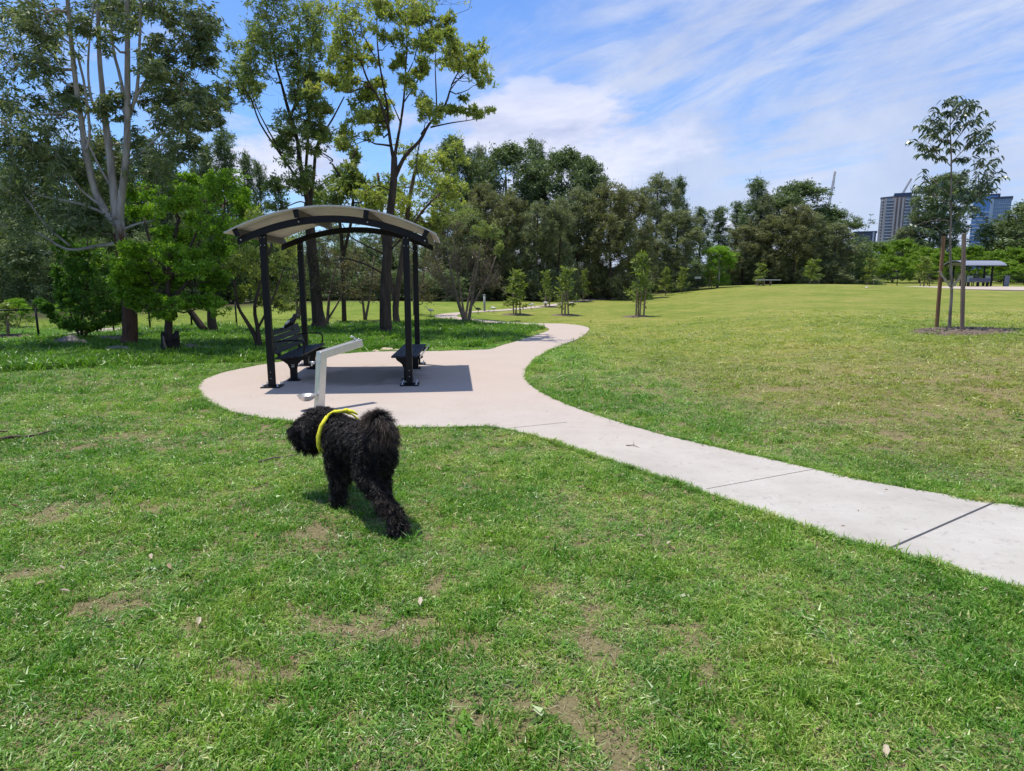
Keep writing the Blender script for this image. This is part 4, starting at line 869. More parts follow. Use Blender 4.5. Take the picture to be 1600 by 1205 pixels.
# ------------------------------------------------------------------ young staked gum on the right
def young_gum():
    b = gp(1483, 514); Y = b.y; k = ppm(Y)
    # mulch ring
    m = MB(); c = gp(1508, 519); nseg = 40; vs = [(0, 0, .07)]; rings = [(.55, .065), (.85, .045), (1.0, .012), (1.08, -.03)]
    for r, z in rings:
        for i in range(nseg):
            a = 2 * math.pi * i / nseg; q = r * (1 + .10 * math.sin(3 * a + 1) + .07 * math.sin(7 * a) + rng.normal() * .02); x, y = q * 1.12 * math.cos(a), q * .85 * math.sin(a)
            vs.append((x, y, z + rng.normal() * .008 + tz(c.x + x, c.y + y) - c.z))
    fs_ = [(0, 1 + i, 1 + (i + 1) % nseg) for i in range(nseg)] + [(1 + r * nseg + i, 1 + (r + 1) * nseg + i, 1 + (r + 1) * nseg + (i + 1) % nseg, 1 + r * nseg + (i + 1) % nseg) for r in range(3) for i in range(nseg)]
    m.add(vs, fs_, 0, True)
    mm, t = newmat('mulch'); tc = t.add('ShaderNodeTexCoord').outputs['Object']; nn = t.noise(tc, 22, 7, .75)
    principled(t, t.ramp(nn, [(.3, (.09, .065, .045)), (.5, (.20, .15, .11)), (.7, (.34, .27, .20))]), .95, 0, .2, t.noise(tc, 35, 5, .8), 1.0, .05)
    global M_mulch; M_mulch = mm
    o = m.build('mulch', mm); o.location = c; tag(o, 'wide mound of grey brown bark mulch around the tall young gum', 'mulch', kind='stuff')
    vs = []; ti = []
    for _ in range(1500):
        a = rng.uniform(0, 6.283); q = math.sqrt(rng.uniform()) * 1.12; x, y = q * 1.12 * math.cos(a), q * .85 * math.sin(a)
        z = tz(c.x + x, c.y + y) - c.z + np.interp(q, [0, .55, .85, 1, 1.2], [.075, .07, .05, .02, .01]); L = rng.uniform(.02, .06); d = rng.normal(size=3); d[2] *= .35; d /= np.linalg.norm(d); s_ = np.cross(d, rng.normal(size=3)); s_ /= np.linalg.norm(s_); p = np.array([x, y, z])
        vs += [p, p + d * L * .3 + s_ * L * .2, p + d * L, p + d * L * .6 - s_ * L * .2]; ti.append(rng.uniform())
    m2, t = newmat('bark_chips'); a_ = t.add('ShaderNodeAttribute', attribute_name='tint').outputs['Fac']; principled(t, t.ramp(a_, [(0, (.06, .04, .03)), (.5, (.22, .17, .13)), (1, (.42, .35, .27))]), .9, 0, .2)
    o2 = bpy.data.objects.new('bark_chips', np_mesh('bark_chips', np.array(vs), 4, m2, ti)); COL.objects.link(o2); o2.parent = o
    # the tree
    T = Tree('young_gum_tree', 'slender young gum with long drooping leaves tied between two timber stakes', 'tree', b, [barkmat('young_bark', (.14, .10, .08), (.36, .30, .24), 10, .3)], M_young)
    def Q(*p): return [W(a, c_, Y + (d[0] if d else 0)) for a, c_, *d in p]
    T.stem(Q((1483, 516), (1484, 500), (1485, 484), (1487, 454), (1485, 409), (1484.5, 367), (1486, 342), (1486, 294), (1486.5, 252), (1485, 208), (1485, 187), (1492, 160)), .045, .008, 9)
    ends = [(1425, 222), (1432, 200), (1451, 187), (1460, 172), (1474, 160), (1486, 156), (1498, 154), (1510, 158), (1522, 161), (1530, 168), (1538, 177), (1552, 194), (1545, 204), (1557, 234), (1561, 250), (1566, 268), (1562, 280), (1557, 297), (1540, 213), (1542, 238), (1526, 212), (1501, 194), (1510, 180), (1480, 178),
            (1467, 220), (1447, 213), (1440, 245), (1451, 247), (1470, 248), (1498, 226), (1519, 250), (1510, 269), (1530, 262), (1548, 268), (1442, 271), (1425, 297), (1433, 292), (1430, 320), (1501, 328), (1538, 313), (1484, 309), (1488, 325), (1515, 308), (1545, 290), (1525, 290), (1464, 196), (1475, 205), (1490, 208), (1516, 192), (1530, 190),
            (1550, 222), (1552, 256), (1458, 232), (1480, 235), (1500, 252), (1462, 305), (1470, 325), (1450, 310), (1515, 330), (1422, 355), (1432, 358), (1497, 350), (1505, 300), (1528, 330), (1446, 200), (1455, 215), (1473, 190), (1495, 175), (1437, 228), (1535, 250), (1520, 225), (1500, 285), (1475, 285)]
    # main side limbs first, then twigs off whichever limb is nearest
    for q in ([(1486, 300), (1505, 275), (1530, 262), (1552, 256)], [(1486, 305), (1465, 288), (1447, 272)], [(1486, 320), (1455, 305), (1430, 300)], [(1486, 260), (1465, 240), (1445, 225)], [(1486, 255), (1510, 230), (1535, 210)], [(1485, 230), (1505, 205), (1525, 180)], [(1485, 225), (1468, 200), (1452, 190)],
              [(1485, 330), (1510, 315), (1535, 300), (1555, 285)], [(1485, 195), (1500, 175), (1512, 165)], [(1485, 345), (1455, 345), (1430, 352)]):
        dy = rng.uniform(-.7, .7); n = len(q) - 1; T.stem([W(a, c_, Y + dy * i / n) for i, (a, c_) in enumerate(q)], .013, .005, 5)
    for px, py in ends:
        e = W(px, py - 3, Y + rng.uniform(-.6, .6)); q, r = T.near(T.loc(e)); e0 = T.loc(e)
        T.tm.tube(bend(q, e0, -.15, 4, .05), [.006, .005, .004, .003, .002], 4, cap=False)
        nl = int(rng.integers(22, 33)); vs = []
        for _ in range(nl):
            t = rng.uniform(.35, 1.1); p = np.array(q.lerp(e0, t)) + rng.normal(0, .02, 3); L = rng.uniform(.12, .22); a = rng.uniform(0, 6.283)
            hd = np.array([math.cos(a), math.sin(a), rng.uniform(-.6, .15)]); hd /= np.linalg.norm(hd); s_ = np.cross(hd, rng.normal(size=3)); s_ /= np.linalg.norm(s_); wv = s_ * L * .12
            p1 = p + hd * L * .33; p2 = p1 + (hd + [0, 0, -.5]) * L * .33; p3 = p2 + (hd * .5 + [0, 0, -.95]) * L * .30
            T.q.append(np.array([p, p, p1 + wv, p1 - wv, p1 - wv, p1 + wv, p2 + wv * .9, p2 - wv * .9, p2 - wv * .9, p2 + wv * .9, p3, p3])[[0, 2, 3, 1]].reshape(-1, 3)); T.q.append(np.array([p1 - wv, p1 + wv, p2 + wv * .9, p2 - wv * .9, p2 - wv * .9, p2 + wv * .9, p3 + wv * .05, p3 - wv * .05]))
            tt = rng.uniform() ** 1.5; T.t.append(np.array([tt, tt, tt]))
    T.done()
    # stakes and straps
    def stake(a, z, label, ry, mat):
        p = gp(*a); q = W(z[0], z[1], p.y); m = MB(); m.bar((0, 0, -.3), q - p, .075, .06, up=(0, 1, 0)); o = m.build('wooden_stake', mat, None, .006); o.location = p
        return tag(o, label, 'stake', 'timber stakes of the tall young gum')
    stake((1464, 512), (1474.5, 369), 'leaning reddish timber stake left of the tall young gum', 0, M_stake)
    stake((1505, 520), (1506.3, 365), 'upright weathered timber stake right of the tall young gum', 0, M_stake2)
    for pts, lab in (([(1469, 425), (1475, 437), (1485, 446.5)], 'pale frayed strap from the left stake to the young gum'), ([(1504, 429), (1497, 438), (1487, 449)], 'olive webbing strap from the right stake to the young gum')):
        m = MB(); q = [W(a, c_, Y - .06) for a, c_ in pts]; Nn = 12; out = []
        for i in range(Nn + 1):
            t = i / Nn; out.append((1 - t) ** 2 * q[0] + 2 * t * (1 - t) * q[1] + t * t * q[2])
        h = .21 if 'olive' in lab else .085
        for i in range(Nn):
            a, c_ = out[i], out[i + 1]; wv = Vector((.15, -.1, 1)).normalized() * h * (.8 + .3 * math.sin(i * 1.3)) / 2; th = Vector((0, .006, 0))
            m.add([a - wv, c_ - wv, c_ + wv, a + wv, a - wv + th, c_ - wv + th, c_ + wv + th, a + wv + th], [(0, 1, 2, 3), (7, 6, 5, 4), (0, 4, 5, 1), (3, 2, 6, 7)])
        m.tube([out[0] + Vector((0, -.05, .0)), out[0] + Vector((-.045, .0, .0)), out[0] + Vector((-.02, .06, .01))], .014, 5)
        o = m.build('tie_strap', M_strap); tag(o, lab, 'strap')
young_gum()


# ------------------------------------------------------------------ saplings with stakes
def sapling(px, py, top, wpx, label, stakes=(), Y=None, mulch=True):
    if Y is None: b = gp(px, py); Y = b.y
    else: q = W(px, py, Y); b = Vector((q.x, Y, tz(q.x, Y)))
    t = W(px, top, Y); h = t.z - b.z
    o = place('sapling', (M_sap, M_twig), b.x, b.y, max(h, .6), wpx / ppm(Y) / 3.2, label, 'sapling', 'young staked saplings')
    if mulch:
        m = MB(); m.lathe([(0.001, .06), (.35, .05), (.62, .015), (.72, -.03)], n=18); s = m.build('mulch', M_mulch); s.location = b; s.scale = (1.0, .75, 1); tag(s, 'mulch patch at the foot of the ' + label.split(' sapling')[0] + ' sapling', 'mulch', kind='stuff')
    for i, (sx, st) in enumerate(stakes):
        q = W(sx, py, Y); q = Vector((q.x, Y - .2, tz(q.x, Y))); h2 = W(sx, st, Y).z - q.z
        m = MB(); m.bar((0, 0, -.2), (rng.normal() * .04, 0, h2), .06, .06, up=(0, 1, 0)); s = m.build('wooden_stake', M_stake2, None, .005); s.location = q
        tag(s, ('left', 'right', 'middle')[i] + ' stake of the ' + label.split(' sapling')[0] + ' sapling', 'stake', 'stakes of the small saplings')
SAP = [(806, 492, 424, 36, 'bushy twin crowned sapling nearest the path bend', [(803, 460), (813, 462)]), (853.7, 480, 423, 19, 'slim sapling just left of the widest one', [(851, 462), (858, 464)]),
       (883, 493, 418, 32, 'widest pale leafed sapling beside the path', [(877, 455), (888, 453), (882, 456)]), (913, 471, 422, 17, 'left one of the close pair of saplings by the far path', [(910, 455)]), (928.6, 467, 421, 18, 'right one of the close pair of saplings by the far path', [(927, 448)]),
       (963, 463, 428, 14, 'small dense sapling near the path end', [(961, 448)]), (997, 495, 394, 34, 'lanky tall topped sapling alone on the slope', [(992, 452), (1004, 450), (998, 455)])]
for px, py, top, wp, lab, st in SAP: sapling(px, py, top, wp, lab, st)
for px, py, top, wp, Yd, lab, st in [(1040, 450, 419, 20, 50, 'pale sapling at the left end of the ridge', []), (1066, 448, 418, 20, 51, 'second ridge sapling from the left', []), (1112, 444, 423, 20, 53, 'low ridge sapling touching the round green tree', [(1107, 432)]),
                                     (1187, 443, 412, 21, 54, 'round topped ridge sapling above the white bench', [(1183, 432), (1191, 432)]), (1270, 444, 406, 27, 54, 'largest ridge sapling right of the white bench', [(1264, 432), (1277, 432)]),
                                     (1357, 448, 404, 24, 66, 'pale sapling at the left end of the far pad', [(1353, 432), (1361, 432)]), (1443, 449, 401, 26, 66, 'pale sapling between the apartment tower and the stakes', [(1436, 434), (1450, 434)])]:
    sapling(px, py, top, wp, lab, st, Yd, False)
sapling(14, 526, 474, 40, 'leafy sapling by the fence at the left edge', [(6, 500), (20, 500)])
for px, py, top, wp, lab in ((75, 520, 468, 44, 'light green shrub behind the left fence post'), (-6, 520, 465, 50, 'light green shrub at the very left edge behind the fence')):
    b = gp(px, py - 4); h = W(px, top, b.y).z - b.z; place('bush', (M_wattle, M_bark_brown), b.x, b.y + 1, h, wp / ppm(b.y) / 8.0, lab, 'shrub', None, 1)


# ------------------------------------------------------------------ the picnic shelter
def shelter():
    fl, fr, rl, rr = gp(422, 607), gp(638, 603), gp(482, 572.5), gp(655, 571)
    c = (fl + fr + rl + rr) / 4; ax = ((fr - fl) + (rr - rl)).normalized(); rz = math.atan2(ax.y, ax.x)
    hw = ((fr - fl).length + (rr - rl).length) / 4; hd = (((rl + rr) - (fl + fr)) / 4).length
    S = thing('picnic_shelter', 'black steel picnic shelter with a curved cream roof over a concrete slab', 'shelter', (c.x, c.y, .022), rz)
    HB = 2.62 - .022; half = hw * 1.32; rise = .34
    def zc(x): return HB - rise * (x / half) ** 2
    def arc(y, zoff, h, th, x0, x1, n=36):
        m = MB(); top = []; bot = []
        for i in range(n + 1):
            x = x0 + (x1 - x0) * i / n; z = zc(x) + zoff; top.append((x, z + h / 2)); bot.append((x, z - h / 2))
        m.prism(top + bot[::-1], (1, 0, 0), (0, 0, 1), (0, 1, 0), th, (0, y, 0)); return m
    for sx in (-1, 1):
        for sy in (-1, 1):
            m = MB(); zt = zc(hw) - .02; m.box((sx * hw, sy * hd, zt / 2 + .006), (.1, .1, zt - .012)); p = m.build('post', M_black, S, .006)
            m = MB(); m.box((sx * hw, sy * hd, .008), (.30, .30, .014)); q = m.build('base_plate', M_black, p, .002)
            for bx in (-1, 1):
                for by in (-1, 1):
                    m = MB(); m.tube([(sx * hw + bx * .11, sy * hd + by * .11, .014), (sx * hw + bx * .11, sy * hd + by * .11, .065)], .009, 8); m.tube([(sx * hw + bx * .11, sy * hd + by * .11, .015), (sx * hw + bx * .11, sy * hd + by * .11, .032)], .018, 6); m.build('anchor_bolt', M_bolt, p)
            for z in (.14, .24, zt - .06, zt - .18):
                for bx in ((0,) if z < 1 else (-.03, .03)): m = MB(); m.ball((sx * hw + bx, sy * hd - .052, z), (.009, .004, .009), 1); m.build('bolt_head', M_bolt, p)
    for sy in (-1, 1):
        a = arc(sy * hd - .085 if sy < 0 else sy * hd + .0, 0, .105, .06, -half, half); b = a.build('arched_beam', M_black, S, .003)
        for x in (-half + .05, -half * .36, half * .36, half - .05):
            if sy < 0: m = MB(); m.ball((x, sy * hd - .085 - .034, zc(x)), (.016, .008, .016), 1); m.build('bolt_head', M_bolt, b)
    y0, y1 = -hd - .30, hd + .12; xs = (-half + .03, -half * .36, half * .36, half - .03)
    pm = simple('purlin_underside', (.10, .09, .08), .6, 0, .15, 5)
    for x in xs:
        sl = -2 * rise * x / half ** 2; M = Matrix.Rotation(-math.atan(sl), 3, 'Y'); z = zc(x) + .052 + .058
        m = MB(); m.box((x, (y0 + y1) / 2 + .06, z), (.055, y1 - y0 - .12, .112), M); b = m.build('purlin', pm, S, .002)
        m = MB(); m.box((x, y0 + .055, z), (.075, .03, .125), M); m.build('purlin_bracket', M_black, b, .002)
    # roof sheet with shallow ribs running round the curve
    rm, t = newmat('roof_sheet'); g = t.add('ShaderNodeNewGeometry'); tc = t.add('ShaderNodeTexCoord').outputs['Object']
    principled(t, t.ramp(t.noise(tc, 3, 5), [(.3, (.50, .47, .42)), (.7, (.60, .57, .51))]), .5, .0, .5)
    m = MB(); ex = half + .13; nx_, ny_ = 40, 150; vt = []
    for side_ in (0, 1):
        for j in range(ny_ + 1):
            y = y0 + (y1 - y0) * j / ny_; rib = .008 * (1 if (j // 2) % 2 else -1)
            for i in range(nx_ + 1):
                x = -ex + 2 * ex * i / nx_; vt.append((x, y, zc(x) + .052 + .122 + rib + (.004 if side_ else 0)))
    w1 = nx_ + 1; o1 = (ny_ + 1) * w1; fs_ = []
    for j in range(ny_):
        for i in range(nx_):
            a = j * w1 + i; fs_.append((a, a + w1, a + w1 + 1, a + 1)); a += o1; fs_.append((a, a + 1, a + w1 + 1, a + w1))
    for i in range(nx_):
        fs_.append((i, i + 1, o1 + i + 1, o1 + i)); a = ny_ * w1 + i; fs_.append((a, o1 + a, o1 + a + 1, a + 1))
    for j in range(ny_):
        a = j * w1; fs_.append((a, o1 + a, o1 + a + w1, a + w1)); a += nx_; fs_.append((a, a + w1, o1 + a + w1, o1 + a))
    m.add(vt, fs_); r = m.build('roof', rm, S)
    m = MB()
    for yy, th in ((y0 - .006, .012),):
        top = [( -ex + 2 * ex * i / 40, zc(-ex + 2 * ex * i / 40) + .188) for i in range(41)]; bot = [(x, z - .022) for x, z in top]
        m.prism(top + bot[::-1], (1, 0, 0), (0, 0, 1), (0, 1, 0), th, (0, yy, 0))
    m.build('edge_trim', simple('edge_trim', (.50, .48, .44), .45, .2), r)
    return S, c, rz, hw, hd
SH = shelter()


# ------------------------------------------------------------------ benches
def pedestal(y, back=True, flip=1):
    """cast leg seen side on: foot, waist, seat arm (and back arm)"""
    m = MB(); pts = [(-.055, 0), (.055, 0), (.055, .2), (.075, .28), (.14, .34), (.26, .375), (.27, .41), (-.20, .40), (-.17, .34), (-.09, .28), (-.055, .2)]
    m.prism([(flip * a, b) for a, b in (pts if flip > 0 else pts[::-1])], (1, 0, 0), (0, 0, 1), (0, 1, 0), .07, (0, y, 0))
    m.box((0, y, .008), (.2, .14, .014))
    for bx in (-.08, .08): m.tube([(bx, y, .012), (bx, y, .04)], .012, 6)
    if back:
        pb = [(-.12, .36), (-.19, .42), (-.25, .56), (-.31, .80), (-.345, .80), (-.30, .56), (-.24, .40), (-.18, .33)]
        m.prism(pb, (1, 0, 0), (0, 0, 1), (0, 1, 0), .05, (0, y, 0))
    return m
def bench(p1, p2, name, label, back):
    c = (p1 + p2) / 2; d = (p2 - p1); L = d.length; rz = math.atan2(d.y, d.x) - math.pi / 2
    B = thing(name, label, 'bench', (c.x, c.y, .022), rz)
    for s in (-1, 1): pedestal(s * L / 2, back).build('leg', M_black, B, .004)
    ov = .27; ws = .40 / 4
    for i in range(4):
        x = -.19 + .105 * i + (.02 if back else .01); m = MB(); m.box((x, 0, .425 + (.012 * (i - 1.5) if back else 0)), (.098, L + 2 * ov, .032)); m.build('seat_slat', M_slat, B, .005)
    if back:
        for i in range(4):
            t = i / 3; x = -.215 - .085 * t; z = .52 + .095 * i; M = Matrix.Rotation(R(-14), 3, 'Y'); m = MB(); m.box((x, 0, z), (.03, L + 2 * ov, .088), M); m.build('back_slat', M_slat, B, .005)
        for s in (-1, 1):
            y = s * (L / 2 + .02); m = MB(); m.tube([(-.31, y, .62), (-.22, y, .665), (-.05, y, .68), (.14, y, .675), (.19, y, .655), (.205, y, .60), (.19, y, .47), (.18, y, .42)], [.013] * 8, 7); m.build('armrest', M_black, B)
        m = MB(); m.box((0.0, -L / 2 - .037, .27), (.05, .004, .012)); m.box((0, -L / 2 - .037, .24), (.05, .004, .012)); m.build('maker_plate', M_bolt, B)
    else:
        m = MB(); m.box((.245, 0, .424), (.008, L + 2 * ov, .034)); m.build('edge_strip', M_bolt, B)  # bright strip added to imitate sunlight on the seat's outer edge
    return B
B1 = bench(gp(460, 597), gp(489, 578.5), 'park_bench', 'charcoal slatted bench with backrest and armrests on the left of the slab', True)
q1, q2 = gp(637, 596), gp(649.5, 578)
B2 = bench(q1, q2, 'park_bench', 'backless charcoal slatted bench behind the front right shelter post', False)
B2.rotation_euler[2] += 0


# ------------------------------------------------------------------ drinking fountain with dog bowl
def fountain():
    b = gp(499, 641); az = R(48)
    D = thing('drinking_fountain', 'bent stainless steel drinking fountain with a low dog bowl', 'fountain', (b.x, b.y, .022), az)
    w_ = .105; m = MB(); a0 = (0, 0, 0); e = (.075, 0, .715); t = (.70, 0, .83)
    # mitred square tube in the local x-z plane
    def off(a, b, dist):
        d = Vector((b[0] - a[0], b[2] - a[2])).normalized(); nrm = Vector((-d.y, d.x)) * dist; return nrm
    n1 = off(a0, e, w_ / 2); n2 = off(e, t, w_ / 2)
    bis = (n1 + n2); bis = bis / bis.length * (w_ / 2) / math.cos(n1.angle(n2) / 2)
    prof = [(-w_ / 2, 0), (w_ / 2, 0), (e[0] - bis.x, e[2] - bis.y), (t[0] - n2.x, t[2] - n2.y), (t[0] + n2.x, t[2] + n2.y), (e[0] + bis.x, e[2] + bis.y)]
    m.prism(prof[::1], (1, 0, 0), (0, 0, 1), (0, -1, 0), w_, (0, 0, 0)); o = m.build('pillar', M_steel, D, .008)
    m = MB(); m.box((0, 0, .004), (.22, .22, .01)); m.build('base_plate', M_steel, D, .002)
    m = MB(); m.tube([(.60, 0, .86), (.60, 0, .89), (.585, 0, .92), (.56, 0, .93), (.535, 0, .915)], [.016, .012, .011, .010, .010], 8); m.box((.63, .02, .875), (.03, .015, .045)); m.ball((.655, -.02, .885), .014, 1); m.build('bubbler', M_bolt, D)
    m = MB(); m.tube([(-.02, 0, .62), (-.085, 0, .625)], .018, 8); m.tube([(-.06, -.03, .62), (-.075, .045, .63)], .011, 6); m.tube([(-.075, 0, .62), (-.08, 0, .58)], .010, 6); m.build('tap', M_bolt, D)
    m = MB(); c = (-.165, .02, .20); m.lathe([(.001, -.075), (.06, -.07), (.10, -.04), (.118, 0), (.126, .004), (.118, .006), (.095, -.03), (.055, -.058), (.001, -.062)], c, 24); m.box((-.075, .0, .19), (.06, .04, .03)); m.build('dog_bowl', M_steel, D)
    m = MB()
    for i in range(9):
        for j in range(3): m.box((-.20 + i * .028, -.05 + j * .03 + .05, .004), (.016, .018, .004))
    m.build('drain_grate', M_slat, D)
    return D
fountain()
def edge_rocks():
    for px, py, s, lab in ((604, 549.5, .15, 'pale yellow stone on the far slab edge, largest of three'), (588, 551, .10, 'pale flat stone on the far slab edge, leftmost of three'), (620, 549, .09, 'small pale stone on the far slab edge, nearest the right bench')):
        rock(px, py, (s, s * .7, s * .45), lab, M_rockpale)
def rock(px, py, r, lab, mat=None, name='rock'):
    b = gp(px, py); bm = bmesh.new(); bmesh.ops.create_icosphere(bm, subdivisions=3, radius=1); seed = rng.uniform(0, 50)
    from mathutils import noise
    for v in bm.verts:
        n = noise.noise(v.co * 1.3 + Vector((seed, 0, 0))); n2 = noise.noise(v.co * 4 + Vector((0, seed, 0))); k = 1 + .35 * n + .10 * n2
        v.co = Vector((v.co.x * r[0] * k, v.co.y * r[1] * k, v.co.z * r[2] * k))
        if v.co.z < -r[2] * .4: v.co.z = -r[2] * .4
    me = bpy.data.meshes.new(name); bm.to_mesh(me); bm.free(); me.materials.append(mat or M_rock)
    o = bpy.data.objects.new(name, me); COL.objects.link(o); o.location = b + Vector((0, 0, r[2] * .25)); tag(o, lab, 'rock'); return o
edge_rocks()
rock(108, 541, (.33, .25, .20), 'rounded grey boulder on the lit grass left of the deep green wattle')
rock(132, 541, (.18, .15, .12), 'small grey rock just right of the rounded grey boulder')
rock(165, 536, (.34, .22, .13), 'shaded low rock between the boulder and the gum trunk'); rock(187, 534, (.25, .2, .12), 'pinkish low rock against the gum trunk')
rock(182, 549, (.35, .22, .10), 'flat half buried rock in the shade in front of the gum trunk'); rock(302, 551, (.32, .22, .15), 'dark grey rock right of the charred stump'); rock(322, 549, (.22, .18, .10), 'smaller dark rock at the right end of the stump group')
def stump():
    b = gp(265, 553); m = MB(); T = thing('tree_stump', 'charred split tree stump at the foot of the bright wattle', 'stump', b)
    n = 28; prof = [(-.08, .34), (.0, .28), (.08, .215), (.18, .185), (.28, .18), (.36, .185), (.43, .17), (.41, .10), (.34, .05)]; vs = []
    for z, r in prof:
        for k in range(n):
            a = 2 * math.pi * k / n; q = r * (1 + .16 * math.sin(3 * a + 1 + z * 2) + .09 * math.sin(7 * a + z * 9) + .05 * math.sin(13 * a - z * 14)); vs.append((q * math.cos(a) + .12 * z, q * math.sin(a) * .85, z + ((.07 * math.sin(2 * a + .5) + .04 * math.sin(5 * a)) if z > .3 else 0)))
    m.add(vs, [(i * n + k, i * n + (k + 1) % n, (i + 1) * n + (k + 1) % n, (i + 1) * n + k) for i in range(len(prof) - 1) for k in range(n)] + [tuple((len(prof) - 1) * n + k for k in range(n))], 0, True)
    m.build('stump_wood', M_char, T)
    m = MB(); m.tube([(.05, -.19, .05), (.02, -.22, .25), (-.01, -.19, .42)], [.02, .03, .015], 6); m.build('bare_wood_streak', M_twig, T)
stump()
def stick(pts, r, lab, mat, cat='stick', name='fallen_branch'):
    q = [gp(a, b) for a, b in pts]; b = q[0].copy(); m = MB(); m.tube([p - b + Vector((0, 0, r * .8 + .02 + .012 * math.sin(i * 2.1))) for i, p in enumerate(q)], [r * (1 - .7 * i / (len(q) - 1)) for i in range(len(q))], 7)
    d = q[1] - b
    m.tube([q[1] - b + Vector((0, 0, .02)), q[1] - b + Vector((.02, .12, .05))], [r * .5, r * .2], 5)
    o = m.build(name, mat); o.location = b; tag(o, lab, cat)
stick([(-6, 694), (18, 689), (40, 687), (62, 684), (80, 680), (97, 676)], .020, 'long brown fallen branch on the grass at the left edge', M_bark_brown)
stick([(-8, 681), (4, 680), (16, 678)], .013, 'short brown stick just above the long fallen branch', M_bark_brown)
stick([(404, 727), (425, 722), (446, 717), (470, 713)], .010, 'greenish grey stick on the grass in front of the dog', M_gum_stick if 'M_gum_stick' in globals() else M_twig)
stick([(978, 700), (990, 701), (1003, 704)], .006, 'thin twig lying on the path', M_twig)


# ------------------------------------------------------------------ fences
M_mesh = simple('fence_wire', (.06, .065, .07), .5, .6)
def fence(pts, hgt, name, label, step=.10, wr=.0022, pr=.028):
    b = pts[0]; Fz = thing(name, label, 'fence', b)
    for i, p in enumerate(pts):
        m = MB(); q = p - b; m.tube([q + Vector((0, 0, -.2)), q + Vector((0, 0, hgt + .04))], pr, 8); m.build('post', M_black, Fz)
    for a, c in zip(pts, pts[1:]):
        m = MB(); m.tube([a - b + Vector((0, 0, hgt)), c - b + Vector((0, 0, hgt))], pr * .7, 6); m.build('rail', M_black, Fz)
        m = MB(); L = (c - a).length; d = (c - a) / L; n = int((L + hgt) / step)
        for k in range(n):
            for sg in (1, -1):
                s0 = k * step - (hgt if sg > 0 else 0); s1 = s0 + sg * hgt if sg > 0 else k * step - hgt
                x0, z0, x1, z1 = (s0, 0, s0 + hgt, hgt) if sg > 0 else (k * step, 0, k * step - hgt, hgt)
                def clip(x, z, xo, zo):
                    if x < 0: t = (0 - x) / (xo - x); return 0, z + (zo - z) * t
                    if x > L: t = (L - x) / (xo - x); return L, z + (zo - z) * t
                    return x, z
                if max(x0, x1) <= 0 or min(x0, x1) >= L: continue
                (xa, za), (xb, zb) = clip(x0, z0, x1, z1), clip(x1, z1, x0, z0)
                g = a - b; pa = g + d * xa + Vector((0, 0, za + .02)); pb = g + d * xb + Vector((0, 0, zb + .02)); pa.z += 0; w2 = Vector((0, 0, wr)); w3 = Vector((-d.y, d.x, 0)) * wr
                m.add([pa - w2, pa + w3, pa + w2, pb - w2, pb + w3, pb + w2], [(0, 1, 4, 3), (1, 2, 5, 4), (2, 0, 3, 5)])
        m.build('wire_mesh', M_mesh, Fz)
fence([gp(-70, 533), gp(61, 528.7), gp(122, 521), gp(178, 518), gp(235, 515.5), gp(300, 512.5), gp(370, 510)], .80, 'chain_fence', 'low black chain mesh fence crossing behind the trees on the left', .085, .0022)
def wy(px, Y): q = W(px, 440, Y); return Vector((q.x, Y, tz(q.x, Y)))
fence([wy(a, y) for a, y in ((1085, 66), (1135, 66.5), (1180, 67), (1225, 67.5), (1268, 68), (1313, 69), (1360, 71), (1402, 72), (1450, 73), (1500, 74), (1550, 75), (1600, 76), (1650, 77))], 1.2, 'chain_fence', 'long low black chain mesh fence beyond the ridge and the far shelter', .30, .006, .04)


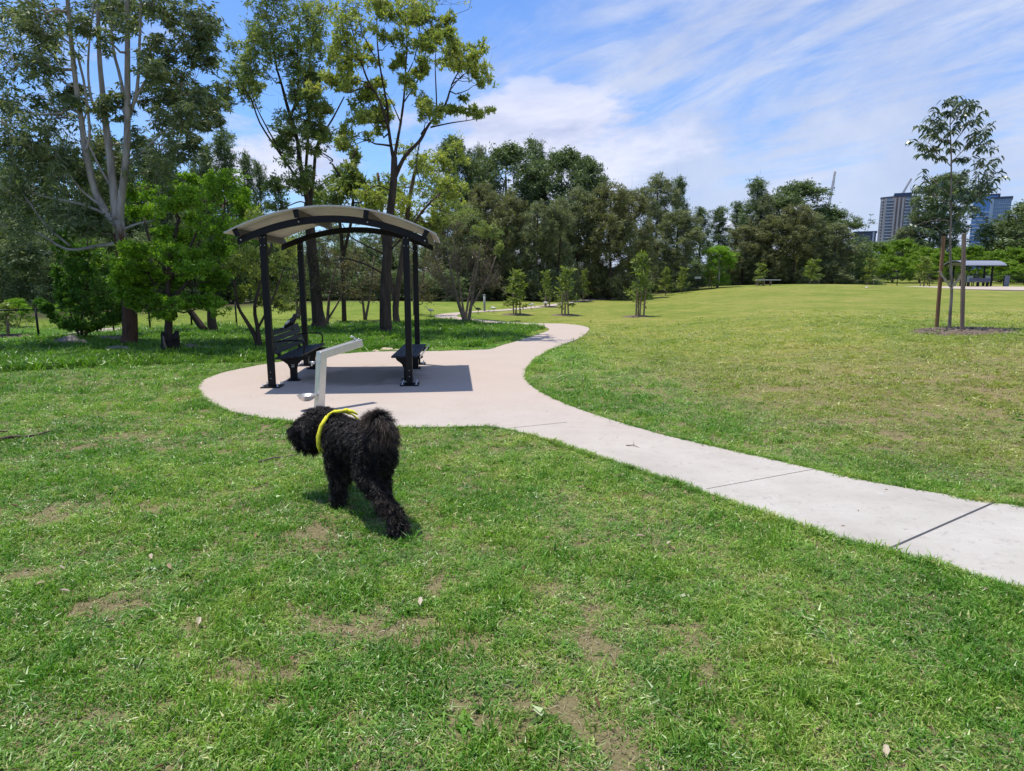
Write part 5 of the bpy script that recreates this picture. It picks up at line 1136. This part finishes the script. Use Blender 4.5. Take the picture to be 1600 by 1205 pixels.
# ------------------------------------------------------------------ things on the ridge and the far pad
def far_bits():
    Y = 52.5; a = W(1181, 440, Y); b = W(1219, 440, Y); z = W(1200, 437.6, Y).z; L = b.x - a.x; c = (a.x + b.x) / 2; g = tz(c, Y)
    o = thing('flat_bench', 'low white topped bench standing on the ridge', 'bench', (c, Y, g)); m = MB(); m.box((0, 0, z - g), (L, .35, .05)); m.build('seat', simple('pale_board', (.6, .6, .58), .6), o)
    for x in (-L * .45, -L * .18, L * .1): m = MB(); m.box((x, 0, (z - g) / 2 - .04), (.06, .3, z - g - .05)); m.build('leg', M_stake2, o)
    x = W(1090, 440, Y).x; g = tz(x, Y); o = thing('park_sign', 'small grey sign on a thin post at the left of the ridge', 'sign', (x, Y, g)); z = W(1090, 434, Y).z - g
    m = MB(); m.box((0, 0, z / 2), (.05, .05, z)); m.build('post', M_black, o); m = MB(); m.box((0, -.04, z), (.5, .03, .18)); m.build('sign_panel', simple('sign_panel', (.35, .37, .36), .6), o)
    b = gp(757, 487); z = W(757, 462, b.y).z - b.z; o = thing('bollard', 'thin grey post beside the far path behind the pink twigs', 'post', b); m = MB(); m.tube([(0, 0, -.1), (0, 0, z)], .05, 10); m.lathe([(.055, z), (.06, z + .03), (.001, z + .06)], n=10); m.build('post', simple('grey_post', (.25, .26, .26), .6), o)
    b = wy(971, 52); o = thing('picnic_table', 'blue grey picnic table in the shade past the path end', 'table', b); m = MB()
    m.box((0, 0, .72), (1.5, .75, .06)); m.build('tabletop', simple('table_paint', (.16, .18, .27), .5), o)
    for s in (-1, 1): m = MB(); m.box((s * .55, 0, .35), (.08, .6, .70)); m.build('leg', M_black, o)
    for s in (-1, 1): m = MB(); m.box((0, s * .68, .43), (1.5, .28, .05)); m.build('seat', simple('table_paint', (.16, .18, .27), .5), o)
    # far shelter
    Y = 69.0; L0 = W(1500, 440, Y); R0 = W(1563, 440, Y); c = Vector(((L0.x + R0.x) / 2, Y + 1.2, 0)); c.z = tz(c.x, c.y) + .03; hw = (R0.x - L0.x) / 2; top = W(1530, 407, Y).z - c.z; ev = W(1530, 414.5, Y).z - c.z
    S = thing('picnic_shelter', 'distant black posted shelter with a pale grey blue roof at the right', 'shelter', c)
    for sx in (-1, -.70, .62, 1):
        sy = -1 if sx in (-1, .62) else 1
        m = MB(); m.box((sx * hw * .93, sy * 1.1, ev / 2), (.13, .13, ev)); m.build('post', M_black, S)
    n = 14; dp = 1.75; pr = [(dp * math.sin(R(-62 + 124 * i / n)) / math.sin(R(62)), ev + (top - ev) * ((math.cos(R(-62 + 124 * i / n)) - math.cos(R(62))) / (1 - math.cos(R(62))))) for i in range(n + 1)]
    m = MB(); m.prism(pr + [(a_, b_ - .06) for a_, b_ in pr[::-1]], (0, 1, 0), (0, 0, 1), (1, 0, 0), hw * 2 * 1.04, (0, 0, 0)); m.build('roof', simple('far_roof', (.22, .24, .29), .5), S)
    for sx in (-1, 1):
        m = MB(); m.prism([(a_, b_ - .07) for a_, b_ in pr] + [(a_, b_ - .2) for a_, b_ in pr[::-1]], (0, 1, 0), (0, 0, 1), (1, 0, 0), .08, (sx * hw * .93, 0, 0)); m.build('arched_beam', M_black, S)
    m = MB(); m.box((0, -1.5, ev - .05), (hw * 2.04, .08, .14)); m.build('eave_beam', M_black, S)
    def bx(x0, x1, y0_, y1_, Yd, nm, lab, cat, mat, legs=True):
        a, b = W(x0, y1_, Yd), W(x1, y0_, Yd); cx = (a.x + b.x) / 2; g = tz(cx, Yd) + .03; o = thing(nm, lab, cat, (cx, Yd, g))
        m = MB(); m.box((0, 0, (a.z + b.z) / 2 - g), (b.x - a.x, .06, b.z - a.z)); m.build('panel', mat, o, .01)
        for s in (-1, 1): m = MB(); m.box((s * (b.x - a.x) / 2, .05, (b.z - g) / 2), (.07, .05, b.z - g)); m.build('post', M_black, o)
    pw_ = simple('pale_panel', (.42, .48, .47), .5); pd = simple('dark_panel', (.07, .09, .09), .5)
    bx(1510, 1520.5, 431, 440, 70.5, 'notice_board', 'pale green notice panel under the left half of the far shelter', 'notice board', pw_)
    bx(1522, 1531, 431.5, 439, 70.6, 'notice_board', 'dark notice panel next to the pale green one', 'notice board', pd)
    bx(1539, 1550, 431, 437, 70.4, 'notice_board', 'white framed notice panel left of the far shelter posts', 'notice board', pw_)
    bx(1568, 1578, 431, 448, 68.5, 'notice_board', 'tall blue grey notice board standing right of the far shelter', 'notice board', simple('blue_panel', (.13, .15, .22), .5))
    # far bench
    a, b = W(1511, 446, 67.5), W(1544, 446, 67.5); cx = (a.x + b.x) / 2; g = tz(cx, 67.5) + .03; o = thing('park_bench', 'distant blue grey bench in front of the far shelter', 'bench', (cx, 67.5, g)); Lb = b.x - a.x; bm_ = simple('bench_blue', (.06, .07, .12), .5)
    m = MB(); m.box((0, 0, .45), (Lb, .45, .06)); m.build('seat', bm_, o); m = MB(); m.box((0, -.24, .68), (Lb, .05, .34)); m.build('backrest', bm_, o)
    for s in (-.45, 0, .45): m = MB(); m.box((s * Lb, 0, .2), (.07, .35, .46)); m.build('leg', M_black, o)
far_bits()


# ------------------------------------------------------------------ city beyond the trees
def city():
    M_conc = simple('facade_concrete', (.62, .53, .45), .85, 0, .1, .1); M_brown = simple('facade_brown', (.38, .29, .24), .85, 0, .1, .1); M_white = simple('facade_white', (.60, .60, .60), .8, 0, .06, .1)
    M_glass = simple('window_glass', (.10, .14, .20), .12, 0, .3, .2, .8); M_navy = simple('roof_navy', (.06, .08, .13), .6)
    M_cyan = simple('curtain_glass', (.08, .20, .42), .10, .2, .15, .08, .9); M_cyan2 = simple('pale_curtain_glass', (.20, .27, .38), .2, .1, .15, .08, .8)
    Y = 720.; a, b = W(1370, 380, Y), W(1430, 380, Y); top = W(1400, 310, Y).z; wd = b.x - a.x; cx = (a.x + b.x) / 2; g = tz(cx, Y)
    th = math.atan2(cx, Y); wd *= math.cos(th); A = thing('apartment_tower', 'tan and brown round fronted apartment tower with stacked balconies', 'tower', (cx, Y, g), -th); h = top - g; fl = 25; fh = h / fl
    # faceted bow front
    def front(x): return -8 * (1 - (x / (wd / 2)) ** 2) - 6
    N = 10; xs = [-wd / 2 + wd * i / N for i in range(N + 1)]; pr = [(x, front(x)) for x in xs] + [(wd / 2, 14), (-wd / 2, 14)]
    m = MB(); m.prism(pr, (1, 0, 0), (0, 1, 0), (0, 0, 1), h, (0, 0, h / 2)); m.build('wall', M_brown, A)
    m = MB(); m.prism([(x * 1.03, y * 1.03 - .5) for x, y in pr], (1, 0, 0), (0, 1, 0), (0, 0, 1), 1.2, (0, 0, h + .6)); r = m.build('roof', M_navy, A)
    m = MB(); m.box((2, 0, h + 3), (16, 10, 4)); m.build('plant_room', M_navy, r)
    cols = [(-.46, .05), (-.37, .07), (-.12, .05), (-.02, .045), (.08, .05), (.30, .04), (.43, .05)]
    for u, w_ in cols:
        x = u * wd; m = MB(); m.box((x, front(x) - .8, h / 2 - .5), (w_ * wd, 2.2, h - 1)); m.build('wall_fin', M_conc, A)
    for k in range(9, fl):
        z = k * fh
        for u0, u1 in ((-.50, -.40), (-.34, -.15), (.13, .27), (.33, .41), (.46, .5)):
            x = (u0 + u1) / 2 * wd; wv = (u1 - u0) * wd
            if u1 - u0 > .09: m = MB(); m.box((x, front(x) - 1.2, z + .35), (wv, 2.6, 1.0)); m.build('balcony', M_white, A)
            m = MB(); m.box((x, front(x) - .25, z + fh * .62), (wv * .9, .6, fh * .5)); m.build('window', M_glass, A)
    # low building and the blue office tower
    Yl = 430.; a, b = W(1338, 364, Yl), W(1367, 364, Yl); hh = a.z; cx = (a.x + b.x) / 2; B = thing('low_building', 'low dark flat roofed building left of the apartment tower', 'building', (cx, Yl, 0), -math.atan2(cx, Yl)); m = MB(); m.box((0, 0, hh / 2), (b.x - a.x, 12, hh)); m.build('wall', simple('dark_cladding', (.10, .11, .15), .7), B)
    m = MB(); m.box((0, 0, hh + .3), (b.x - a.x + 1, 13, .8)); m.build('roof', M_navy, B); m = MB(); m.box((4.5, -6.4, hh / 2), (.9, .8, hh)); m.build('pale_pillar', M_white, B)
    for k in range(3): m = MB(); m.box((-2.5, -6.2, hh - 4 - 4 * k), (6, .5, 1.8)); m.build('window', M_glass, B)
    Yo = 600.; gz = 0
    O = thing('office_tower', 'blue glass office tower with white floor bands at the right', 'tower', (W(1550, 380, Yo).x, Yo, gz), -math.atan2(W(1550, 380, Yo).x, Yo)); ox = O.location.x
    def blk(x0, x1, topy, y0, y1, mat, nm): a = W(x0, topy, Yo); b = W(x1, topy, Yo); a.x = ox + (a.x - ox) * .8; b.x = ox + (b.x - ox) * .8; m = MB(); m.box(((a.x + b.x) / 2 - ox, (y0 + y1) / 2, a.z / 2), (b.x - a.x, y1 - y0, a.z)); return m.build(nm, mat, O), a.x - ox, b.x - ox, a.z
    o, x0, x1, z0 = blk(1521, 1560, 305.5, 0, 22, M_cyan, 'glass_wing'); o, x2, x3, z1 = blk(1549, 1581, 312, -6, 16, M_cyan2, 'pale_wing')
    m = MB(); m.box(((x0 + x1) / 2 + 1, 11, z0 + .8), (x1 - x0 + 1, 23, 1.6)); m.build('roof', M_navy, O); m = MB(); m.box(((x2 + x3) / 2, 5, z1 + .9), (x3 - x2 + 1.5, 24, 1.8)); m.build('roof', M_navy, O)
    m = MB(); m.box((x2 + .8, -6.6, z1 / 2), (2.6, 1.6, z1)); m.build('corner_fin', simple('pale_blue_fin', (.38, .46, .55), .5), O)
    k = 0; z = 2.0
    while z < z0 - 14: m = MB(); m.box(((x0 + x2) / 2, -.5, z), (x2 - x0, 1.2, .95)); m.build('floor_band', M_white, O); z += 3.35
    z = 2.0
    while z < z1 - 2: m = MB(); m.box(((x2 + x3) / 2 + 1, -6.3, z), (x3 - x2 - 3, .5, .7)); m.build('floor_band', simple('pale_band', (.35, .42, .52), .6) if z < 3 else bpy.data.materials['pale_band'], O); z += 3.0
    for i in range(9): x = x2 + 3.5 + (x3 - x2 - 4) * i / 8; m = MB(); m.box((x, -6.25, z1 / 2), (.25, .4, z1 - 1)); m.build('mullion', bpy.data.materials['pale_band'], O)
    # cranes
    def crane(tip, foot, Yc, lab):
        t, f = W(*tip, Yc), W(*foot, Yc); b = Vector((f.x, Yc, 0)); C = thing('tower_crane', lab, 'crane', b); mt = simple('crane_steel', (.20, .20, .22), .6)
        def lat(p, q, w_, n, nm):
            m = MB(); d = (q - p).normalized(); s = d.cross(Vector((0, 1, 0))).normalized() * w_; u = Vector((0, w_, 0)); r = .16
            cs = [s + u, -s + u, -s - u, s - u]
            for c_ in cs: m.tube([p + c_, q + c_ * .6], r * 1.3, 4)
            for i in range(n):
                a, e = p.lerp(q, i / n), p.lerp(q, (i + 1) / n)
                for j in range(4): m.tube([a + cs[j], e + cs[(j + 1) % 4]], r * .7, 3)
            m.build(nm, mt, C)
        lat(Vector((0, 0, 0)), f - b, 1.0, 16, 'mast'); lat(f - b, t - b, .9, 22, 'jib'); m = MB(); m.box(f - b + Vector((2, 0, 1)), (3, 3, 3)); m.build('cab', mt, C, .3)
        m = MB(); m.tube([f - b, f - b + Vector((-7, 0, 5)), f - b + Vector((-9, 0, 2))], .5, 5); m.build('counter_jib', mt, C); m = MB(); m.tube([t - b, t - b + Vector((0, -1, -16))], .12, 4); m.box(t - b + Vector((0, -1, -16.5)), (1, 1, 1.5)); m.build('hoist_hook', mt, C)
    crane((1305, 268), (1293, 333), 700., 'thin tall luffing crane above the trees left of the apartment tower'); crane((1424, 279), (1405, 312), 800., 'smaller slanted crane rising behind the apartment tower roof')
city()


# ------------------------------------------------------------------ animals
def blob(parts, voxel=.014, smooth=6, name='body'):
    """one continuous skin from a list of chains [(point, radius), ...]"""
    m = MB()
    for ch in parts:
        for i in range(len(ch)):
            p, r = ch[i]; m.ball(p, r, 2)
            if i:
                q, s = ch[i - 1]; m.tube([q, p], [s if not hasattr(s, '__len__') else min(s), r if not hasattr(r, '__len__') else min(r)], 16)
    me = m.mesh(name, []); o = bpy.data.objects.new('tmp', me); COL.objects.link(o)
    md = o.modifiers.new('r', 'REMESH'); md.mode = 'VOXEL'; md.voxel_size = voxel
    if smooth: ms = o.modifiers.new('s', 'SMOOTH'); ms.iterations = smooth; ms.factor = .6
    dg = bpy.context.evaluated_depsgraph_get(); dg.update(); me2 = bpy.data.meshes.new_from_object(o.evaluated_get(dg)); bpy.data.objects.remove(o)
    me2.name = name; me2.polygons.foreach_set('use_smooth', [True] * len(me2.polygons)); return me2


def dog():
    rg = np.random.default_rng(5)
    M_skin = simple('dark_skin', (.008, .007, .007), .9)
    M_fur, t = newmat('fur'); a = t.add('ShaderNodeAttribute', attribute_name='tint').outputs['Fac']
    c = t.ramp(a, [(0, (.006, .005, .005)), (.55, (.014, .011, .010)), (.8, (.030, .022, .018)), (1, (.075, .052, .040))])
    t.add('ShaderNodeOutputMaterial', {'Surface': t.add('ShaderNodeBsdfPrincipled', {'Base Color': c, 'Roughness': .5, 'Specular IOR Level': .25}).outputs[0]})
    C = gp(560, 799); fwd = math.atan2(.80, -.60)
    D = thing('dog', 'large curly black dog walking away to the left with its plumed tail curled up', 'dog', (-1.165, 4.83, 0), fwd)
    V = Vector
    parts = [
        [(V((-.30, 0, .52)), (.14, .125, .14)), (V((-.12, 0, .53)), (.15, .135, .14)), (V((.10, 0, .53)), (.16, .145, .155)), (V((.26, 0, .51)), (.16, .155, .175)), (V((.36, .01, .54)), .14), (V((.43, .03, .585)), .125), (V((.50, .07, .605)), .125)],
        [(V((.54, .10, .615)), (.118, .113, .115)), (V((.58, .19, .565)), .088), (V((.61, .255, .53)), .066)],                                     # skull, muzzle
        [(V((.58, .23, .50)), .062), (V((.57, .22, .43)), .048)], [(V((.55, .14, .52)), .10), (V((.55, .17, .44)), .07)],                       # beard, jaw
        [(V((.46, .17, .63)), .05), (V((.45, .205, .55)), .055), (V((.45, .21, .47)), .042)], [(V((.62, .02, .63)), .05), (V((.64, .0, .54)), .05), (V((.64, .0, .47)), .04)],   # ears
        [(V((-.28, .07, .51)), (.13, .075, .14)), (V((-.30, .09, .41)), (.10, .068, .11)), (V((-.38, .09, .33)), .065), (V((-.52, .06, .25)), .043), (V((-.62, .02, .16)), .040), (V((-.665, .01, .065)), .046), (V((-.615, .015, .04)), (.06, .048, .038))],
        [(V((-.29, -.07, .51)), (.13, .07, .14)), (V((-.20, -.09, .39)), (.09, .065, .10)), (V((-.18, -.09, .29)), .06), (V((-.25, -.09, .20)), .043), (V((-.22, -.09, .11)), .04), (V((-.18, -.09, .045)), (.055, .042, .036))],
        [(V((.27, .10, .47)), (.09, .065, .12)), (V((.21, .115, .36)), .066), (V((.17, .115, .25)), .052), (V((.15, .115, .14)), .047), (V((.16, .115, .06)), .050), (V((.195, .115, .04)), (.06, .048, .038))],
        [(V((.29, -.10, .47)), (.09, .065, .12)), (V((.32, -.11, .36)), .065), (V((.41, -.11, .27)), .05), (V((.50, -.11, .19)), .044), (V((.54, -.11, .12)), .044), (V((.57, -.11, .10)), (.048, .042, .034))],
        [(V((-.38, 0, .58)), .06), (V((-.43, 0, .65)), .045), (V((-.43, 0, .73)), .042), (V((-.37, 0, .775)), .042), (V((-.31, .01, .76)), .04), (V((-.28, .02, .72)), .03)]]
    me = blob(parts, .014, 5, 'dog_body'); me.materials.append(M_skin); body = bpy.data.objects.new('body', me); COL.objects.link(body); body.parent = D
    # fur grown on that skin
    me.calc_loop_triangles(); co = np.zeros(len(me.vertices) * 3); me.vertices.foreach_get('co', co); co = co.reshape(-1, 3)
    tr = np.zeros(len(me.loop_triangles) * 3, int); me.loop_triangles.foreach_get('vertices', tr); tr = tr.reshape(-1, 3); A, B_, C_ = co[tr[:, 0]], co[tr[:, 1]], co[tr[:, 2]]
    nr = np.cross(B_ - A, C_ - A); ar = np.linalg.norm(nr, axis=1); nr /= ar[:, None] + 1e-12
    def strands(n, L, wd, weight, comb, curl, tipt, name, kn=.7, segs=4):
        pr_ = ar * weight; k = rg.choice(len(tr), n, p=pr_ / pr_.sum()); u = rg.uniform(size=(n, 2)); f = u.sum(1) > 1; u[f] = 1 - u[f]
        p = A[k] + (B_[k] - A[k]) * u[:, :1] + (C_[k] - A[k]) * u[:, 1:]; nn = nr[k]
        # locks: strands in one cell lean the same way
        cell = np.floor(p / .030).astype(int); hsh = (cell[:, 0] * 73856093 ^ cell[:, 1] * 19349663 ^ cell[:, 2] * 83492791) & 1023
        lk = np.random.default_rng(9).normal(size=(1024, 3))[hsh]; ph = np.random.default_rng(3).uniform(0, 6.28, 1024)[hsh]
        cb = comb(p) if callable(comb) else np.tile(comb, (n, 1)); d = nn * kn + cb + lk * .42 + rg.normal(size=(n, 3)) * .16; d /= np.linalg.norm(d, axis=1, keepdims=True)
        Ls = (L(p) if callable(L) else np.full(n, L)) * rg.uniform(.6, 1.25, n); Ls = Ls[:, None]
        s1 = np.cross(d, rg.normal(size=(n, 3))); s1 /= np.linalg.norm(s1, axis=1, keepdims=True); s2 = np.cross(d, s1)
        q1 = np.cross(d, lk); q1 /= np.linalg.norm(q1, axis=1, keepdims=True) + 1e-9; q2 = np.cross(d, q1); pts = []
        for i in range(segs + 1):
            tt = i / segs; an = ph[:, None] + tt * 6.5; off = (q1 * np.cos(an) + q2 * np.sin(an)) * curl * tt ** .6
            pts.append(p + d * Ls * tt + np.array([0, 0, -1.0]) * Ls * .35 * tt * tt + off)
        q = []
        for i in range(segs):
            w0 = wd * (1 - .75 * i / segs) / 2; w1_ = wd * (1 - .75 * (i + 1) / segs) / 2
            q.append(np.stack([pts[i] - s1 * w0, pts[i] + s1 * w0, pts[i + 1] + s1 * w1_, pts[i + 1] - s1 * w1_], 1))
        q = np.stack(q, 1).reshape(-1, 3); base = np.random.default_rng(4).uniform(0, .5, 1024)[hsh]
        ti = (base[:, None] + rg.uniform(0, .3, (n, 1)) + tipt(p)[:, None] * np.linspace(.3, 1, segs)[None]).reshape(-1)
        o = bpy.data.objects.new(name, np_mesh(name, q, 4, M_fur, np.clip(ti, 0, 1))); COL.objects.link(o); o.parent = D
    cen = (A + B_ + C_) / 3; tail = ((cen[:, 0] < -.27) & (cen[:, 2] > .67)).astype(float); head = cen[:, 0] > .50
    leg = cen[:, 2] < .33
    def Lb(p): return np.where(p[:, 0] > .50, .042, np.where(p[:, 2] < .33, .034, .034)) + .02 * ((p[:, 0] < -.5) & (p[:, 2] < .30))
    def comb(p):
        c_ = np.zeros((len(p), 3)); c_[:, 0] = -.35; c_[:, 2] = -.25; hd = p[:, 0] > .55; c_[hd] = [0, 0, -.6]; return c_
    strands(52000, Lb, .0045, (1 - tail) * (1 + .3 * leg + .4 * head), comb, .010, lambda p: .12 + .25 * (p[:, 2] < .3) + .12 * (p[:, 2] > .6), 'fur')
    def combt(p): c_ = np.zeros((len(p), 3)); c_[:, 0] = -.45 - .5 * (p[:, 0] < -.4); c_[:, 2] = .05 - 1.1 * (p[:, 0] < -.38); c_[:, 1] = np.sign(p[:, 1]) * .25; return c_
    strands(8000, .092, .0034, tail, combt, .008, lambda p: np.full(len(p), .48), 'tail_plume', kn=1.0, segs=6)
    # face (mostly turned away): nose and eyes on the muzzle
    m = MB(); m.ball((.645, .31, .545), (.024, .022, .018), 2); m.build('nose', simple('dog_nose', (.01, .01, .01), .25), D)
    for p in ((.625, .15, .62), (.53, .235, .61)):
        m = MB(); m.ball(p, .013, 2); m.build('eye', simple('dog_eye', (.03, .015, .008), .1), D)
    # yellow bandana
    my = simple('yellow_cloth', (.70, .64, .04), .9, 0, .3, 40, .3, .5, .006); m = MB(); pts = []; rr = []
    for i in range(41):
        a = 2 * math.pi * i / 40; r_y = .182; r_z = .202 + .006 * math.sin(5 * a); x = .335 + .03 * math.cos(a); pts.append((x - .06 * max(0, -math.cos(a)) , r_y * math.sin(a), (.515 + r_z * math.cos(a)))); rr.append(.010 + .005 * math.sin(i * 1.9) * math.cos(i * .7))
    m.tube(pts, rr, 8); m.ball((.335, -.05, .722), (.028, .026, .018), 2); m.ball((.325, .02, .724), (.022, .035, .014), 2)
    m.tube([(.335, -.05, .722), (.30, -.09, .712), (.27, -.12, .69)], [.016, .014, .006], 7); m.tube([(.355, .10, .69), (.345, .155, .62), (.335, .185, .54), (.32, .195, .47), (.315, .19, .42)], [.014, .017, .019, .016, .005], 8)
    b = m.build('bandana', my, D)
dog()


def birds():
    M_bk = simple('black_feather', (.012, .012, .014), .5); M_wh = simple('white_feather', (.62, .60, .57), .8); M_bill = simple('grey_bill', (.25, .26, .28), .4)
    # magpie on the bench back
    top = W(456, 516, 11.35)
    G = thing('magpie', 'black bird with white wing patch perched on the left bench backrest', 'bird', (top.x, top.y, top.z - .005), R(-8)); G.scale = (1.25,) * 3; V = Vector
    me = blob([[(V((-.10, 0, .045)), .022), (V((-.05, 0, .085)), (.05, .04, .035)), (V((.0, 0, .12)), (.058, .048, .045)), (V((.045, 0, .165)), .034), (V((.055, 0, .205)), .028), (V((.07, 0, .215)), .022)], [(V((-.09, 0, .05)), .014), (V((-.16, 0, .015)), (.04, .02, .007)), (V((-.22, 0, -.015)), (.035, .02, .005))]], .006, 2, 'magpie_body')
    me.materials.append(M_bk); o = bpy.data.objects.new('body', me); COL.objects.link(o); o.parent = G
    m = MB(); m.tube([(.088, 0, .215), (.115, 0, .212), (.13, 0, .205)], [.009, .006, .001], 8); m.build('bill', M_bill, G)
    for s in (-1, 1):
        m = MB(); m.ball((-.035, s * .042, .115), (.05, .008, .016), 2, M=Matrix.Rotation(R(-38), 3, 'Y')); m.build('wing_patch', M_wh, G)
        m = MB(); m.tube([(0, s * .018, .09), (.005, s * .018, .045), (0, s * .018, .005), (.03, s * .018, .003)], .005, 6); m.build('leg', M_bk, G)
    m = MB(); m.ball((-.115, 0, .045), (.035, .026, .014), 2, M=Matrix.Rotation(R(-30), 3, 'Y')); m.build('rump', M_wh, G)
    # ibises grazing by the far path
    def ibis(px, py, rz, pose, lab):
        b = gp(px, py); k = .75; G = thing('ibis', lab, 'bird', b, rz, 'ibises by the far path'); G.scale = (.62,) * 3; dn = pose == 'down'
        nk = [(V((.16, 0, .42)), .035), (V((.22, 0, .40 if dn else .50)), .026), (V((.27, 0, .30 if dn else .58)), .022), (V((.30, 0, .22 if dn else .62)), .030)]
        me = blob([[(V((-.16, 0, .36)), .04), (V((-.06, 0, .38)), (.11, .08, .08)), (V((.08, 0, .40)), (.10, .08, .085)), (V((.15, 0, .42)), .05)], nk], .012, 3, 'ibis_body'); me.materials.append(M_wh if pose != 'dark' else M_bk)
        o = bpy.data.objects.new('body', me); COL.objects.link(o); o.parent = G
        h = nk[-1][0]; m = MB(); m.ball(h, (.034, .027, .027), 2); m.tube([h + V((.02, 0, 0)), h + V((.09, 0, -.03)), h + V((.12, 0, -.11)), h + V((.11, 0, -.17 if not dn else -.19))], [.012, .009, .006, .003], 6); m.build('head', M_bk, G)
        m = MB(); m.ball((-.17, 0, .35), (.075, .045, .03), 2, M=Matrix.Rotation(R(-25), 3, 'Y')); m.build('tail', M_bk, G)
        for s in (-1, 1): m = MB(); m.tube([(.0 + s * .02, s * .04, .34), (-.02 + s * .03, s * .04, .18), (.0 + s * .05, s * .04, .0), (.05 + s * .05, s * .04, .005)], [.014, .009, .008, .006], 6); m.build('leg', M_bk, G)
    ibis(673, 494, R(200), 'up', 'white bird standing alone on the grass behind the right shelter post'); ibis(747, 491.5, R(190), 'dark', 'dark bird pecking beside the far path just right of the pink shrub')
    ibis(771, 490, R(150), 'down', 'white bird pecking at the far path edge between shrub and sapling'); ibis(830, 484, R(20), 'down', 'white bird pecking right of the first staked sapling'); ibis(853, 480.5, R(170), 'down', 'white bird under the slim sapling')
birds()
